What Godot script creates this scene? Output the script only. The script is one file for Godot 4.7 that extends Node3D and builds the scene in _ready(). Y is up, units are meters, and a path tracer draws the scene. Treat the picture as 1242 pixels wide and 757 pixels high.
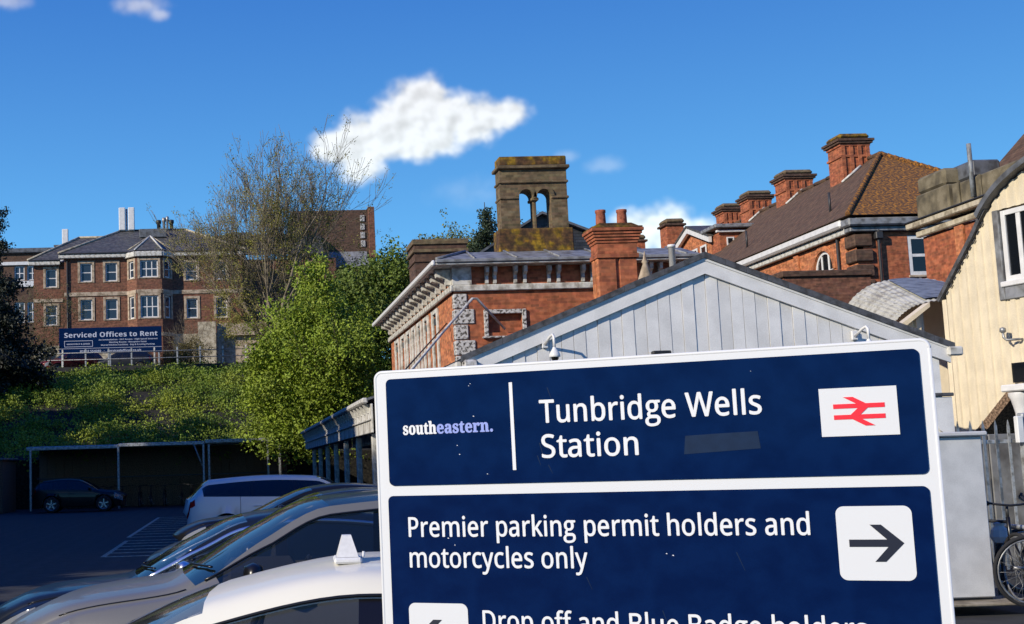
extends Node3D
# A station car park with a blue and white sign in front of brick buildings. y up, metres, camera at the origin's height of a standing person.

var M := {}
var T := {}
var rng := RandomNumberGenerator.new()
var taken := {}
var in_world := {}
const FACE_LEFT := Basis(Vector3(0, 0, 1), Vector3(0, 1, 0), Vector3(-1, 0, 0))


func _ready() -> void:
	rng.seed = 7
	# ---- camera, sky, sun, exposure
	var cam := Camera3D.new()
	cam.name = "camera"
	add_child(cam)
	var near := 0.1
	cam.keep_aspect = Camera3D.KEEP_HEIGHT
	cam.set_frustum(near * 757.0 / 1550.0, Vector2(near * 276.0 / 1550.0, near * 7.5 / 1550.0), near, 1500.0)
	var right := Vector3(0.99881749, -0.02978633, 0.0384238)
	var up := Vector3(0.02512918, 0.99287777, 0.11645708)
	cam.transform = Transform3D(Basis(right, up, right.cross(up)).orthonormalized(), Vector3(0, 1.7, 0))
	var env := Environment.new()
	env.tonemap_mode = Environment.TONE_MAPPER_LINEAR
	env.tonemap_exposure = EXPOSURE
	env.background_mode = Environment.BG_SKY
	env.sdfgi_enabled = true
	env.ssao_enabled = true
	env.ssil_enabled = true
	var sm := ProceduralSkyMaterial.new()
	sm.sky_top_color = SKY_TOP
	sm.sky_horizon_color = SKY_HORIZON
	sm.sky_curve = 0.15
	sm.sky_energy_multiplier = 1.0
	sm.ground_bottom_color = Color(0.16, 0.17, 0.19)
	sm.ground_horizon_color = Color(0.42, 0.52, 0.62)
	sm.sun_angle_max = 2.0
	sm.sky_cover = clouds()
	sm.sky_cover_modulate = Color(1, 1, 1)
	var sky := Sky.new()
	sky.sky_material = sm
	env.sky = sky
	var we := WorldEnvironment.new()
	we.name = "environment"
	we.environment = env
	add_child(we)
	var sun := DirectionalLight3D.new()
	sun.name = "sun"
	sun.light_energy = 0.95
	sun.light_color = Color(1.0, 0.955, 0.88)
	sun.light_angular_distance = 0.5
	sun.shadow_enabled = true
	add_child(sun)
	sun.look_at_from_position(Vector3(-78, 43, 46), Vector3.ZERO)
	# ---- the place
	make_textures()
	make_materials()
	ground()
	gable_building()
	station_building()
	canopy()
	stack_chimney()
	roofs_behind()
	hip_building()
	parapet_building()
	footbridge()
	office()
	far_buildings()
	bank_and_fence()
	bike_shed()
	trees()
	cars()
	cabinet_and_bikes()
	station_sign()


const EXPOSURE := 1.7
const SKY_TOP := Color(0.025, 0.235, 0.575)
const SKY_HORIZON := Color(0.45, 0.755, 0.915)


# ------------------------------------------------------------------ helpers
func S() -> SurfaceTool:
	var st := SurfaceTool.new()
	st.begin(Mesh.PRIMITIVE_TRIANGLES)
	st.set_smooth_group(-1)
	return st


func numbered(called: String, parent: Node) -> String:
	var key := str(parent.get_instance_id()) + called
	if not taken.has(key):
		taken[key] = 0
		return called
	taken[key] += 1
	return called + "_%03d" % taken[key]


func obj(called: String, what, m: Material, parent: Node = self, label := "") -> MeshInstance3D:
	var mi := MeshInstance3D.new()
	mi.name = numbered(called, parent)
	if what is SurfaceTool:
		what.generate_normals()
		mi.mesh = what.commit()
	else:
		mi.mesh = what
	mi.material_override = m
	parent.add_child(mi, true)
	if in_world.has(parent):
		mi.position = -parent.position
	if label:
		mi.set_meta("label", label)
	return mi


func tag(o: Node, label: String, category: String, group := "") -> Node:
	o.set_meta("label", label)
	o.set_meta("category", category)
	if group:
		o.set_meta("group", group)
	return o


func thing(called: String, label: String, category: String, at := Vector3.ZERO, turn := 0.0, group := "") -> Node3D:
	var o := Node3D.new()
	o.name = numbered(called, self)
	add_child(o)
	o.position = at
	o.rotation.y = turn
	tag(o, label, category, group)
	return o


# a thing whose parts are written in world coordinates
func place(called: String, label: String, category: String, at: Vector3, group := "") -> Node3D:
	var o := thing(called, label, category, at, 0.0, group)
	in_world[o] = true
	return o


func struct(called: String, st: SurfaceTool, m: Material) -> MeshInstance3D:
	var o := obj(called, st, m)
	o.set_meta("kind", "structure")
	return o


func copy(o: Node3D, at: Vector3, turn := 0.0, label := "") -> Node3D:
	var c: Node3D = o.duplicate()
	var base := String(o.name)
	if base.length() > 4 and base[-4] == "_" and base.right(3).is_valid_int():
		base = base.left(-4)
	c.name = numbered(base, self)
	add_child(c)
	c.position = at
	c.rotation.y = turn
	if label:
		c.set_meta("label", label)
	return c


func tri(st: SurfaceTool, a: Vector3, b: Vector3, c: Vector3) -> void:
	st.add_vertex(a)
	st.add_vertex(c)
	st.add_vertex(b)


func quad(st: SurfaceTool, a: Vector3, b: Vector3, c: Vector3, d: Vector3) -> void:
	tri(st, a, b, c)
	tri(st, a, c, d)


func quado(st: SurfaceTool, a: Vector3, b: Vector3, c: Vector3, d: Vector3, out: Vector3) -> void:
	if (b - a).cross(c - a).dot(out) + (c - a).cross(d - a).dot(out) >= 0.0:
		quad(st, a, b, c, d)
	else:
		quad(st, d, c, b, a)


func box(st: SurfaceTool, c: Vector3, s: Vector3, b := 0.0, xf := Transform3D.IDENTITY) -> void:
	st.set_smooth_group(-1)
	var h := s / 2.0
	b = minf(b, minf(h.x, minf(h.y, h.z)) * 0.9)
	for ax in 3:
		var u := (ax + 1) % 3
		var v := (ax + 2) % 3
		for sg in [-1.0, 1.0]:
			var q: Array[Vector3] = []
			for k in [[-1, -1], [1, -1], [1, 1], [-1, 1]]:
				var p := Vector3.ZERO
				p[ax] = sg * h[ax]
				p[u] = k[0] * (h[u] - b)
				p[v] = k[1] * (h[v] - b)
				q.append(xf * (c + p))
			if sg > 0:
				quad(st, q[0], q[1], q[2], q[3])
			else:
				quad(st, q[3], q[2], q[1], q[0])
		if b > 0.0:
			for su in [-1.0, 1.0]:
				for sv in [-1.0, 1.0]:
					var q: Array[Vector3] = []
					for k in [[-1, 0], [1, 0], [1, 1], [-1, 1]]:
						var p := Vector3.ZERO
						p[ax] = k[0] * (h[ax] - b)
						p[u] = su * (h[u] - (0.0 if k[1] == 0 else b))
						p[v] = sv * (h[v] - (b if k[1] == 0 else 0.0))
						q.append(xf * (c + p))
					var out := Vector3.ZERO
					out[u] = su
					out[v] = sv
					quado(st, q[0], q[1], q[2], q[3], xf.basis * out)
	if b > 0.0:
		for sx in [-1.0, 1.0]:
			for sy in [-1.0, 1.0]:
				for sz in [-1.0, 1.0]:
					var k := Vector3(sx, sy, sz)
					var i := h - Vector3(b, b, b)
					var p0 := xf * (c + k * Vector3(h.x, i.y, i.z))
					var p1 := xf * (c + k * Vector3(i.x, h.y, i.z))
					var p2 := xf * (c + k * Vector3(i.x, i.y, h.z))
					if sx * sy * sz > 0:
						tri(st, p0, p1, p2)
					else:
						tri(st, p0, p2, p1)


# box by its two corners
func bx(st: SurfaceTool, x0: float, x1: float, y0: float, y1: float, z0: float, z1: float, b := 0.0, xf := Transform3D.IDENTITY) -> void:
	box(st, Vector3(x0 + x1, y0 + y1, z0 + z1) / 2.0, Vector3(absf(x1 - x0), absf(y1 - y0), absf(z1 - z0)), b, xf)


# polygon in x, y pushed from z0 to z1 (the face at z1 looks along +z)
func prism(st: SurfaceTool, pts: PackedVector2Array, z0: float, z1: float, xf := Transform3D.IDENTITY) -> void:
	st.set_smooth_group(-1)
	if Geometry2D.is_polygon_clockwise(pts):
		pts = pts.duplicate()
		pts.reverse()
	var ix := Geometry2D.triangulate_polygon(pts)
	for k in range(0, ix.size(), 3):
		var a := pts[ix[k]]
		var b := pts[ix[k + 1]]
		var c := pts[ix[k + 2]]
		if (b - a).cross(c - a) < 0:
			var s := b
			b = c
			c = s
		tri(st, xf * Vector3(a.x, a.y, z1), xf * Vector3(b.x, b.y, z1), xf * Vector3(c.x, c.y, z1))
		tri(st, xf * Vector3(a.x, a.y, z0), xf * Vector3(c.x, c.y, z0), xf * Vector3(b.x, b.y, z0))
	var s := signf(_area(pts))
	for k in pts.size():
		var a := pts[k]
		var b := pts[(k + 1) % pts.size()]
		var n := Vector2(b.y - a.y, a.x - b.x) * s
		quado(st, xf * Vector3(a.x, a.y, z0), xf * Vector3(b.x, b.y, z0), xf * Vector3(b.x, b.y, z1), xf * Vector3(a.x, a.y, z1), xf.basis * Vector3(n.x, n.y, 0))


func _area(p: PackedVector2Array) -> float:
	var a := 0.0
	for k in p.size():
		a += p[k].cross(p[(k + 1) % p.size()])
	return a


func tube(st: SurfaceTool, pts: Array, r, seg := 6, smooth := true) -> void:
	st.set_smooth_group(0 if smooth else -1)
	var rings := []
	var nrm := Vector3.UP
	for k in pts.size():
		var d: Vector3 = (pts[mini(k + 1, pts.size() - 1)] - pts[maxi(k - 1, 0)]).normalized()
		if k == 0:
			nrm = d.cross(Vector3.UP if absf(d.y) < 0.9 else Vector3.RIGHT).normalized()
		else:
			nrm = (nrm - d * nrm.dot(d)).normalized()
		var bi := d.cross(nrm)
		var rr: float = r[k] if r is Array else r
		var ring := []
		for j in seg:
			var a := TAU * j / seg
			ring.append(pts[k] + (nrm * cos(a) + bi * sin(a)) * rr)
		rings.append(ring)
	for k in pts.size() - 1:
		for j in seg:
			var j2 := (j + 1) % seg
			quad(st, rings[k][j], rings[k][j2], rings[k + 1][j2], rings[k + 1][j])
	for j in range(1, seg - 1):
		tri(st, rings[0][0], rings[0][j + 1], rings[0][j])
		var e: Array = rings[-1]
		tri(st, e[0], e[j], e[j + 1])


func lathe(st: SurfaceTool, prof: Array, seg: int, xf := Transform3D.IDENTITY, smooth := true) -> void:
	st.set_smooth_group(0 if smooth else -1)
	for k in prof.size() - 1:
		for j in seg:
			var a := TAU * j / seg
			var b := TAU * (j + 1) / seg
			var p: Vector2 = prof[k]
			var q: Vector2 = prof[k + 1]
			quad(st, xf * Vector3(p.x * cos(b), p.y, p.x * sin(b)), xf * Vector3(p.x * cos(a), p.y, p.x * sin(a)), xf * Vector3(q.x * cos(a), q.y, q.x * sin(a)), xf * Vector3(q.x * cos(b), q.y, q.x * sin(b)))


func arc(c: Vector2, r: float, a0: float, a1: float, n: int) -> PackedVector2Array:
	var p := PackedVector2Array()
	for k in n + 1:
		var a := lerpf(a0, a1, float(k) / n)
		p.append(c + Vector2(cos(a), sin(a)) * r)
	return p


func rrect(x0: float, y0: float, x1: float, y1: float, r: float) -> PackedVector2Array:
	var p := arc(Vector2(x1 - r, y1 - r), r, 0, PI / 2, 6)
	p.append_array(arc(Vector2(x0 + r, y1 - r), r, PI / 2, PI, 6))
	p.append_array(arc(Vector2(x0 + r, y0 + r), r, PI, 1.5 * PI, 6))
	p.append_array(arc(Vector2(x1 - r, y0 + r), r, 1.5 * PI, TAU, 6))
	return p


# a wall sheet in x, y with openings and their reveals; the front lies at z = 0
func wall(st: SurfaceTool, x0: float, x1: float, y0: float, y1: float, holes: Array, deep: float, xf := Transform3D.IDENTITY) -> void:
	st.set_smooth_group(-1)
	var xs := [x0, x1]
	var ys := [y0, y1]
	for h: Rect2 in holes:
		for v in [h.position.x, h.end.x]:
			if v > x0 and v < x1 and not xs.has(v):
				xs.append(v)
		for v in [h.position.y, h.end.y]:
			if v > y0 and v < y1 and not ys.has(v):
				ys.append(v)
	xs.sort()
	ys.sort()
	for i in xs.size() - 1:
		for j in ys.size() - 1:
			var c := Vector2(xs[i] + xs[i + 1], ys[j] + ys[j + 1]) / 2.0
			var open := false
			for h: Rect2 in holes:
				open = open or h.has_point(c)
			if not open:
				quad(st, xf * Vector3(xs[i], ys[j], 0), xf * Vector3(xs[i + 1], ys[j], 0), xf * Vector3(xs[i + 1], ys[j + 1], 0), xf * Vector3(xs[i], ys[j + 1], 0))
	for h: Rect2 in holes:
		var p := [h.position, Vector2(h.end.x, h.position.y), h.end, Vector2(h.position.x, h.end.y)]
		for k in 4:
			var a: Vector2 = p[k]
			var b: Vector2 = p[(k + 1) % 4]
			quad(st, xf * Vector3(a.x, a.y, -deep), xf * Vector3(b.x, b.y, -deep), xf * Vector3(b.x, b.y, 0), xf * Vector3(a.x, a.y, 0))
	# the back of the wall
	var t := -deep - 0.12
	quad(st, xf * Vector3(x1, y0, t), xf * Vector3(x0, y0, t), xf * Vector3(x0, y1, t), xf * Vector3(x1, y1, t))


# a window in a facade frame xf (x right, y up, z out of the wall): frame with bars > panes, sill
func window(parent: Node, r: Rect2, xf: Transform3D, nx: int, ny: int, frame: Material, glass: Material, ft := 0.06, bar := 0.03, deep := 0.1, sill: Material = null) -> MeshInstance3D:
	var st := S()
	var x0 := r.position.x
	var x1 := r.end.x
	var y0 := r.position.y
	var y1 := r.end.y
	var zf := -deep + 0.05
	bx(st, x0, x0 + ft, y0, y1, -deep, zf, 0.006, xf)
	bx(st, x1 - ft, x1, y0, y1, -deep, zf, 0.006, xf)
	bx(st, x0 + ft, x1 - ft, y0, y0 + ft, -deep, zf, 0.006, xf)
	bx(st, x0 + ft, x1 - ft, y1 - ft, y1, -deep, zf, 0.006, xf)
	var w := (x1 - x0 - 2 * ft - (nx - 1) * bar) / nx
	var h := (y1 - y0 - 2 * ft - (ny - 1) * bar) / ny
	for i in range(1, nx):
		var x := x0 + ft + i * w + (i - 1) * bar
		bx(st, x, x + bar, y0 + ft, y1 - ft, -deep + 0.004, zf - 0.01, 0.004, xf)
	for j in range(1, ny):
		var y := y0 + ft + j * h + (j - 1) * bar
		for i in nx:
			var x := x0 + ft + i * (w + bar)
			bx(st, x, x + w, y, y + bar, -deep + 0.004, zf - 0.01, 0.004, xf)
	var f := obj("window", st, frame, parent)
	for i in nx:
		for j in ny:
			var p := S()
			var x := x0 + ft + i * (w + bar)
			var y := y0 + ft + j * (h + bar)
			bx(p, x - 0.004, x + w + 0.004, y - 0.004, y + h + 0.004, -deep + 0.012, -deep + 0.02, 0.0, xf)
			obj("pane", p, glass, f)
	if sill:
		var s := S()
		bx(s, x0 - 0.06, x1 + 0.06, y0 - 0.09, y0 - 0.003, -deep, 0.06, 0.012, xf)
		obj("sill", s, sill, f)
	return f


func pchip(xs: Array, ys: Array, x: float) -> float:
	var n := xs.size()
	if x <= xs[0]:
		return ys[0]
	if x >= xs[n - 1]:
		return ys[n - 1]
	var k := 0
	while k < n - 2 and x > xs[k + 1]:
		k += 1
	var h: float = xs[k + 1] - xs[k]
	var t: float = (x - xs[k]) / h
	var d0 := _slope(xs, ys, k)
	var d1 := _slope(xs, ys, k + 1)
	return (2 * t * t * t - 3 * t * t + 1) * ys[k] + (t * t * t - 2 * t * t + t) * h * d0 + (-2 * t * t * t + 3 * t * t) * ys[k + 1] + (t * t * t - t * t) * h * d1


func _slope(xs: Array, ys: Array, k: int) -> float:
	var n := xs.size()
	if k == 0:
		return (ys[1] - ys[0]) / (xs[1] - xs[0])
	if k == n - 1:
		return (ys[n - 1] - ys[n - 2]) / (xs[n - 1] - xs[n - 2])
	var a: float = (ys[k] - ys[k - 1]) / (xs[k] - xs[k - 1])
	var b: float = (ys[k + 1] - ys[k]) / (xs[k + 1] - xs[k])
	if a * b <= 0:
		return 0.0
	return 2.0 * a * b / (a + b)


# lettering: x from x0 over the given width (0: by the height), capitals of height cap standing on y0, raised to z
func text(parent: Node, called: String, words: String, font: Font, x0: float, y0: float, width: float, cap: float, z: float, m: Material, xf := Transform3D.IDENTITY, sx_given := 0.0, bold := 0.0) -> float:
	var t := TextMesh.new()
	t.font = font
	t.font_size = 96
	t.pixel_size = 0.01
	t.depth = 0.02
	t.curve_step = 1.0
	t.horizontal_alignment = HORIZONTAL_ALIGNMENT_LEFT
	t.text = "H"
	var hb := t.get_aabb()
	t.text = words
	var tb := t.get_aabb()
	var sy := cap / hb.size.y
	var sx := sx_given if sx_given > 0.0 else (width / tb.size.x if width > 0.0 else sy)
	var what = t
	if bold > 0.0:
		# thicker strokes: the same letters laid down five times, a hair apart
		what = SurfaceTool.new()
		what.begin(Mesh.PRIMITIVE_TRIANGLES)
		for k in 5:
			what.append_from(t, 0, Transform3D(Basis.IDENTITY, Vector3([0.0, -1.0, 1.0, 0.0, 0.0][k] * bold / sx, [0.0, 0.0, 0.0, -1.0, 1.0][k] * bold / sy, 0.002 * k)))
	var o := MeshInstance3D.new()
	o.name = numbered(called, parent)
	o.mesh = what.commit() if bold > 0.0 else t
	o.material_override = m
	parent.add_child(o, true)
	if in_world.has(parent):
		o.position = -parent.position
	o.transform = o.transform * xf * Transform3D(Basis.from_scale(Vector3(sx, sy, 0.05)), Vector3(x0 - tb.position.x * sx, y0 - hb.position.y * sy, z))
	return sx


# ------------------------------------------------------------------ sky cover: clouds only
func clouds() -> ImageTexture:
	var w := 4096
	var h := 2048
	var im := Image.create_empty(w, h, false, Image.FORMAT_RGBA8)
	im.fill(Color(0, 0, 0, 0))
	var ns := FastNoiseLite.new()
	ns.seed = 11
	ns.noise_type = FastNoiseLite.TYPE_SIMPLEX_SMOOTH
	ns.frequency = 0.32
	ns.fractal_octaves = 4
	ns.fractal_gain = 0.5
	var wisp := FastNoiseLite.new()
	wisp.seed = 5
	wisp.frequency = 0.25
	wisp.fractal_octaves = 4
	# each cloud: azimuth and height of its centre in degrees, its puffs (x, y, rx, ry in degrees), strength, softness
	var list := [
		[8.6, 15.0, [[-3.7, -0.8, 1.3, 0.9], [-2.3, -0.5, 1.7, 1.35], [-2.6, -1.6, 1.3, 0.9], [-0.6, 0.1, 1.7, 1.65], [0.3, 0.9, 1.6, 1.3], [1.4, 0.2, 1.7, 1.4], [2.8, 0.0, 1.5, 1.1], [4.0, 0.2, 1.3, 0.7], [0.0, -0.8, 2.6, 0.9]], 1.0, 0.55],
		[19.6, 9.6, [[-1.8, -0.1, 1.3, 1.2], [-0.4, 0.1, 1.5, 1.2], [1.0, -0.3, 1.5, 0.9], [2.4, -0.8, 1.2, 0.6]], 1.0, 0.6],
		[16.5, 12.7, [[0.4, 0.0, 1.0, 0.45], [-1.2, 0.5, 0.7, 0.3]], 0.2, 1.2],
		[11.0, 11.9, [[0, 0, 2.2, 0.9]], 0.12, 1.6],
		[-3.8, 20.5, [[0.0, 0.0, 1.4, 0.5], [0.8, -0.4, 0.6, 0.3]], 0.5, 1.0],
		[-9.9, 20.6, [[0, 0, 1.2, 0.5]], 0.4, 1.0],
	]
	var r2 := RandomNumberGenerator.new()
	r2.seed = 21
	for k in 16:
		var az := 50.0 + k * 17.5 + r2.randf_range(-5, 5)
		var puffs := []
		for j in 6:
			puffs.append([r2.randf_range(-4, 4), r2.randf_range(-0.6, 0.8), r2.randf_range(1.2, 2.6), r2.randf_range(0.5, 1.3)])
		list.append([az, r2.randf_range(9, 24), puffs, 0.9, 0.6])
	for c in list:
		var lo := Vector2(99, 99)
		var hi := Vector2(-99, -99)
		for p in c[2]:
			lo = lo.min(Vector2(p[0] - p[2] * 1.5, p[1] - p[3] * 1.5))
			hi = hi.max(Vector2(p[0] + p[2] * 1.5, p[1] + p[3] * 1.5))
		var sc := w / 360.0
		var u0 := int((c[0] + lo.x) * sc)
		var u1 := int((c[0] + hi.x) * sc)
		var v0 := int(h / 2.0 - (c[1] + hi.y) * sc)
		var v1 := int(h / 2.0 - (c[1] + lo.y) * sc)
		for v in range(v0, v1):
			for u in range(u0, u1):
				var x: float = u / sc - c[0]
				var y: float = (h / 2.0 - v) / sc - c[1]
				var e := -9.0
				for p in c[2]:
					var q: float = 1.0 - sqrt(((x - p[0]) / p[2]) ** 2 + ((y - p[1]) / p[3]) ** 2)
					e = maxf(e, q) if e <= 0 or q <= 0 else sqrt(e * e + q * q)
				var n := ns.get_noise_2d((x + c[0]) * 2.2, (y + c[1]) * 2.6)
				var d := smoothstep(-0.2, c[4] + 0.25, e * 1.25 + n * 0.32 + ns.get_noise_2d((x + c[0]) * 7.0, (y + c[1]) * 7.5) * 0.1)
				if e <= 0.0:
					d *= smoothstep(-0.35, 0.0, e)
				d = minf(d * (1.25 + 0.5 * wisp.get_noise_2d(x * 5.0 + 40, y * 6.0)), 1.0) * c[3]
				if d < 0.004:
					continue
				var n2 := ns.get_noise_2d((x + c[0]) * 2.2 - 0.5, (y + c[1]) * 2.6 + 0.6)
				var tone := clampf(0.93 + (n - n2) * 0.28, 0.72, 1.0)
				var add := (Color(tone * 0.56, tone * 0.59, tone * 0.63) - Color(0.05, 0.19, 0.46)) * d
				add.a = 1.0
				var old := im.get_pixel(posmod(u, w), v).srgb_to_linear()
				add = Color(maxf(add.r, old.r), maxf(add.g, old.g), maxf(maxf(add.b, 0), old.b)).linear_to_srgb()
				im.set_pixel(posmod(u, w), v, Color(add.r, add.g, add.b, 1))
	return ImageTexture.create_from_image(im)


# ------------------------------------------------------------------ textures
func noise_image(n: int, freq: float, octaves: int, sd: int, kind := FastNoiseLite.TYPE_SIMPLEX_SMOOTH) -> Image:
	var f := FastNoiseLite.new()
	f.seed = sd
	f.noise_type = kind
	f.frequency = freq
	f.fractal_octaves = octaves
	var im := f.get_seamless_image(n, n)
	im.convert(Image.FORMAT_L8)
	return im


# two or three colours laid by noise: [noise image, [[level, colour], ...]]
func toned(src: Image, stops: Array, speck: Image = null, amount := 0.0) -> Image:
	var n := src.get_width()
	var a := src.get_data()
	var s := speck.get_data() if speck else PackedByteArray()
	var lut := []
	for k in 256:
		var t := k / 255.0
		var c: Color = stops[0][1]
		for j in stops.size() - 1:
			if t >= stops[j][0]:
				c = stops[j][1].lerp(stops[j + 1][1], clampf((t - stops[j][0]) / maxf(stops[j + 1][0] - stops[j][0], 1e-4), 0, 1))
		lut.append(c)
	var out := PackedByteArray()
	out.resize(n * n * 3)
	for k in n * n:
		var c: Color = lut[a[k]]
		var g := 1.0 + (s[k] / 255.0 - 0.5) * amount if speck else 1.0
		out[k * 3] = clampi(int(c.r * g * 255), 0, 255)
		out[k * 3 + 1] = clampi(int(c.g * g * 255), 0, 255)
		out[k * 3 + 2] = clampi(int(c.b * g * 255), 0, 255)
	return Image.create_from_data(n, n, false, Image.FORMAT_RGB8, out)


func tex(im: Image) -> ImageTexture:
	im.generate_mipmaps()
	return ImageTexture.create_from_image(im)


# far masonry: courses too small in the picture to be built; a grey sheet that a material tints
func masonry(nx: int, ny: int, px: Vector2i, joint: Color, spread: float, sd: int, lower := false) -> Image:
	var r := RandomNumberGenerator.new()
	r.seed = sd
	var im := Image.create_empty(nx * px.x, ny * px.y, false, Image.FORMAT_RGB8)
	im.fill(joint)
	for j in ny:
		for i in range(-1, nx):
			var g := 0.82 + r.randf_range(-spread, spread)
			var c := Color(g + r.randf_range(-0.03, 0.05), g, g + r.randf_range(-0.05, 0.02))
			var x := i * px.x + (px.x / 2 if j % 2 == 1 else 0)
			var rect := Rect2i(x, j * px.y, px.x - (1 if lower else 3), px.y - 3)
			im.fill_rect(rect, c)
			if x + px.x > nx * px.x:
				im.fill_rect(Rect2i(x - nx * px.x, j * px.y, px.x - 3, px.y - 3), c)
	# soft weathering on top
	var nn := noise_image(512, 0.012, 4, sd + 1)
	nn.resize(im.get_width(), im.get_height())
	var a := im.get_data()
	var b := nn.get_data()
	for k in b.size():
		var g := 0.8 + 0.4 * b[k] / 255.0
		for c in 3:
			a[k * 3 + c] = clampi(int(a[k * 3 + c] * g), 0, 255)
	return Image.create_from_data(im.get_width(), im.get_height(), false, Image.FORMAT_RGB8, a)


func times(a: Image, b: Image) -> Image:
	b.resize(a.get_width(), a.get_height())
	var x := a.get_data()
	var y := b.get_data()
	for k in x.size():
		x[k] = x[k] * y[k] / 215 if y[k] < 215 else x[k]
	return Image.create_from_data(a.get_width(), a.get_height(), false, Image.FORMAT_RGB8, x)


func make_textures() -> void:
	var fine := noise_image(512, 0.12, 3, 1)
	var mid := noise_image(512, 0.02, 5, 2)
	var coarse := noise_image(512, 0.006, 5, 3)
	T.fine = tex(fine)
	T.mid = tex(mid)
	T.brick = tex(masonry(8, 24, Vector2i(64, 22), Color(0.86, 0.84, 0.80), 0.12, 31))
	T.tile = tex(masonry(10, 20, Vector2i(52, 26), Color(0.4, 0.4, 0.4), 0.14, 41, true))
	T.grey = tex(toned(coarse, [[0.2, Color(0.93, 0.93, 0.93)], [0.8, Color(1, 1, 1)]], fine, 0.07))
	T.stain = tex(toned(coarse, [[0.2, Color(0.72, 0.70, 0.67)], [0.5, Color(0.93, 0.93, 0.91)], [0.8, Color(1, 1, 1)]], mid, 0.22))
	T.smudge = tex(toned(noise_image(512, 0.008, 5, 51), [[0.2, Color(0.84, 0.86, 0.90)], [0.75, Color(1, 1, 1)]], fine, 0.06))
	T.peel = tex(toned(noise_image(512, 0.011, 5, 23), [[0.30, Color(0.36, 0.34, 0.32)], [0.40, Color(0.82, 0.81, 0.79)], [0.7, Color(1, 1, 1)]], fine, 0.15))
	T.asphalt = tex(toned(coarse, [[0.2, Color(0.75, 0.75, 0.76)], [0.8, Color(1, 1, 1)]], noise_image(512, 0.3, 2, 9), 0.6))
	T.lichen = tex(toned(noise_image(512, 0.016, 6, 61), [[0.25, Color(0.33, 0.23, 0.16)], [0.48, Color(0.44, 0.30, 0.15)], [0.62, Color(0.62, 0.41, 0.13)], [0.85, Color(0.76, 0.52, 0.17)]], noise_image(512, 0.2, 2, 62), 0.6))
	T.moss = tex(times(toned(coarse, [[0.3, Color(0.36, 0.27, 0.17)], [0.5, Color(0.45, 0.36, 0.18)], [0.62, Color(0.55, 0.45, 0.10)], [0.85, Color(0.62, 0.52, 0.14)]], mid, 0.8), masonry(8, 24, Vector2i(64, 21), Color(0.7, 0.7, 0.66), 0.12, 33)))
	T.bark = tex(toned(noise_image(512, 0.05, 4, 17), [[0.25, Color(0.5, 0.48, 0.45)], [0.75, Color(1, 1, 1)]], fine, 0.4))
	T.concrete = tex(toned(coarse, [[0.2, Color(0.52, 0.50, 0.44)], [0.5, Color(0.68, 0.65, 0.56)], [0.8, Color(0.80, 0.77, 0.68)]], fine, 0.2))


func lin(r: float, g: float, b: float) -> Color:
	return Color(r, g, b).linear_to_srgb()


func mat(key: String, c: Color, rough := 0.8, texture: Texture2D = null, scale := 1.0, bump := 0.0, metal := 0.0) -> StandardMaterial3D:
	var m := StandardMaterial3D.new()
	m.resource_name = key
	m.albedo_color = c
	m.roughness = rough
	m.metallic = metal
	if texture:
		m.albedo_texture = texture
		m.uv1_triplanar = true
		m.uv1_world_triplanar = true
		m.uv1_triplanar_sharpness = 8.0
		m.uv1_scale = Vector3.ONE * scale
		if bump > 0.0:
			m.heightmap_enabled = true
			m.heightmap_texture = texture
			m.heightmap_scale = bump
			m.heightmap_flip_texture = false
	M[key] = m
	return m


func pane(key: String, c: Color, alpha: float) -> void:
	var m := mat(key, Color(c.r, c.g, c.b, alpha), 0.03)
	m.transparency = BaseMaterial3D.TRANSPARENCY_ALPHA


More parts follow.
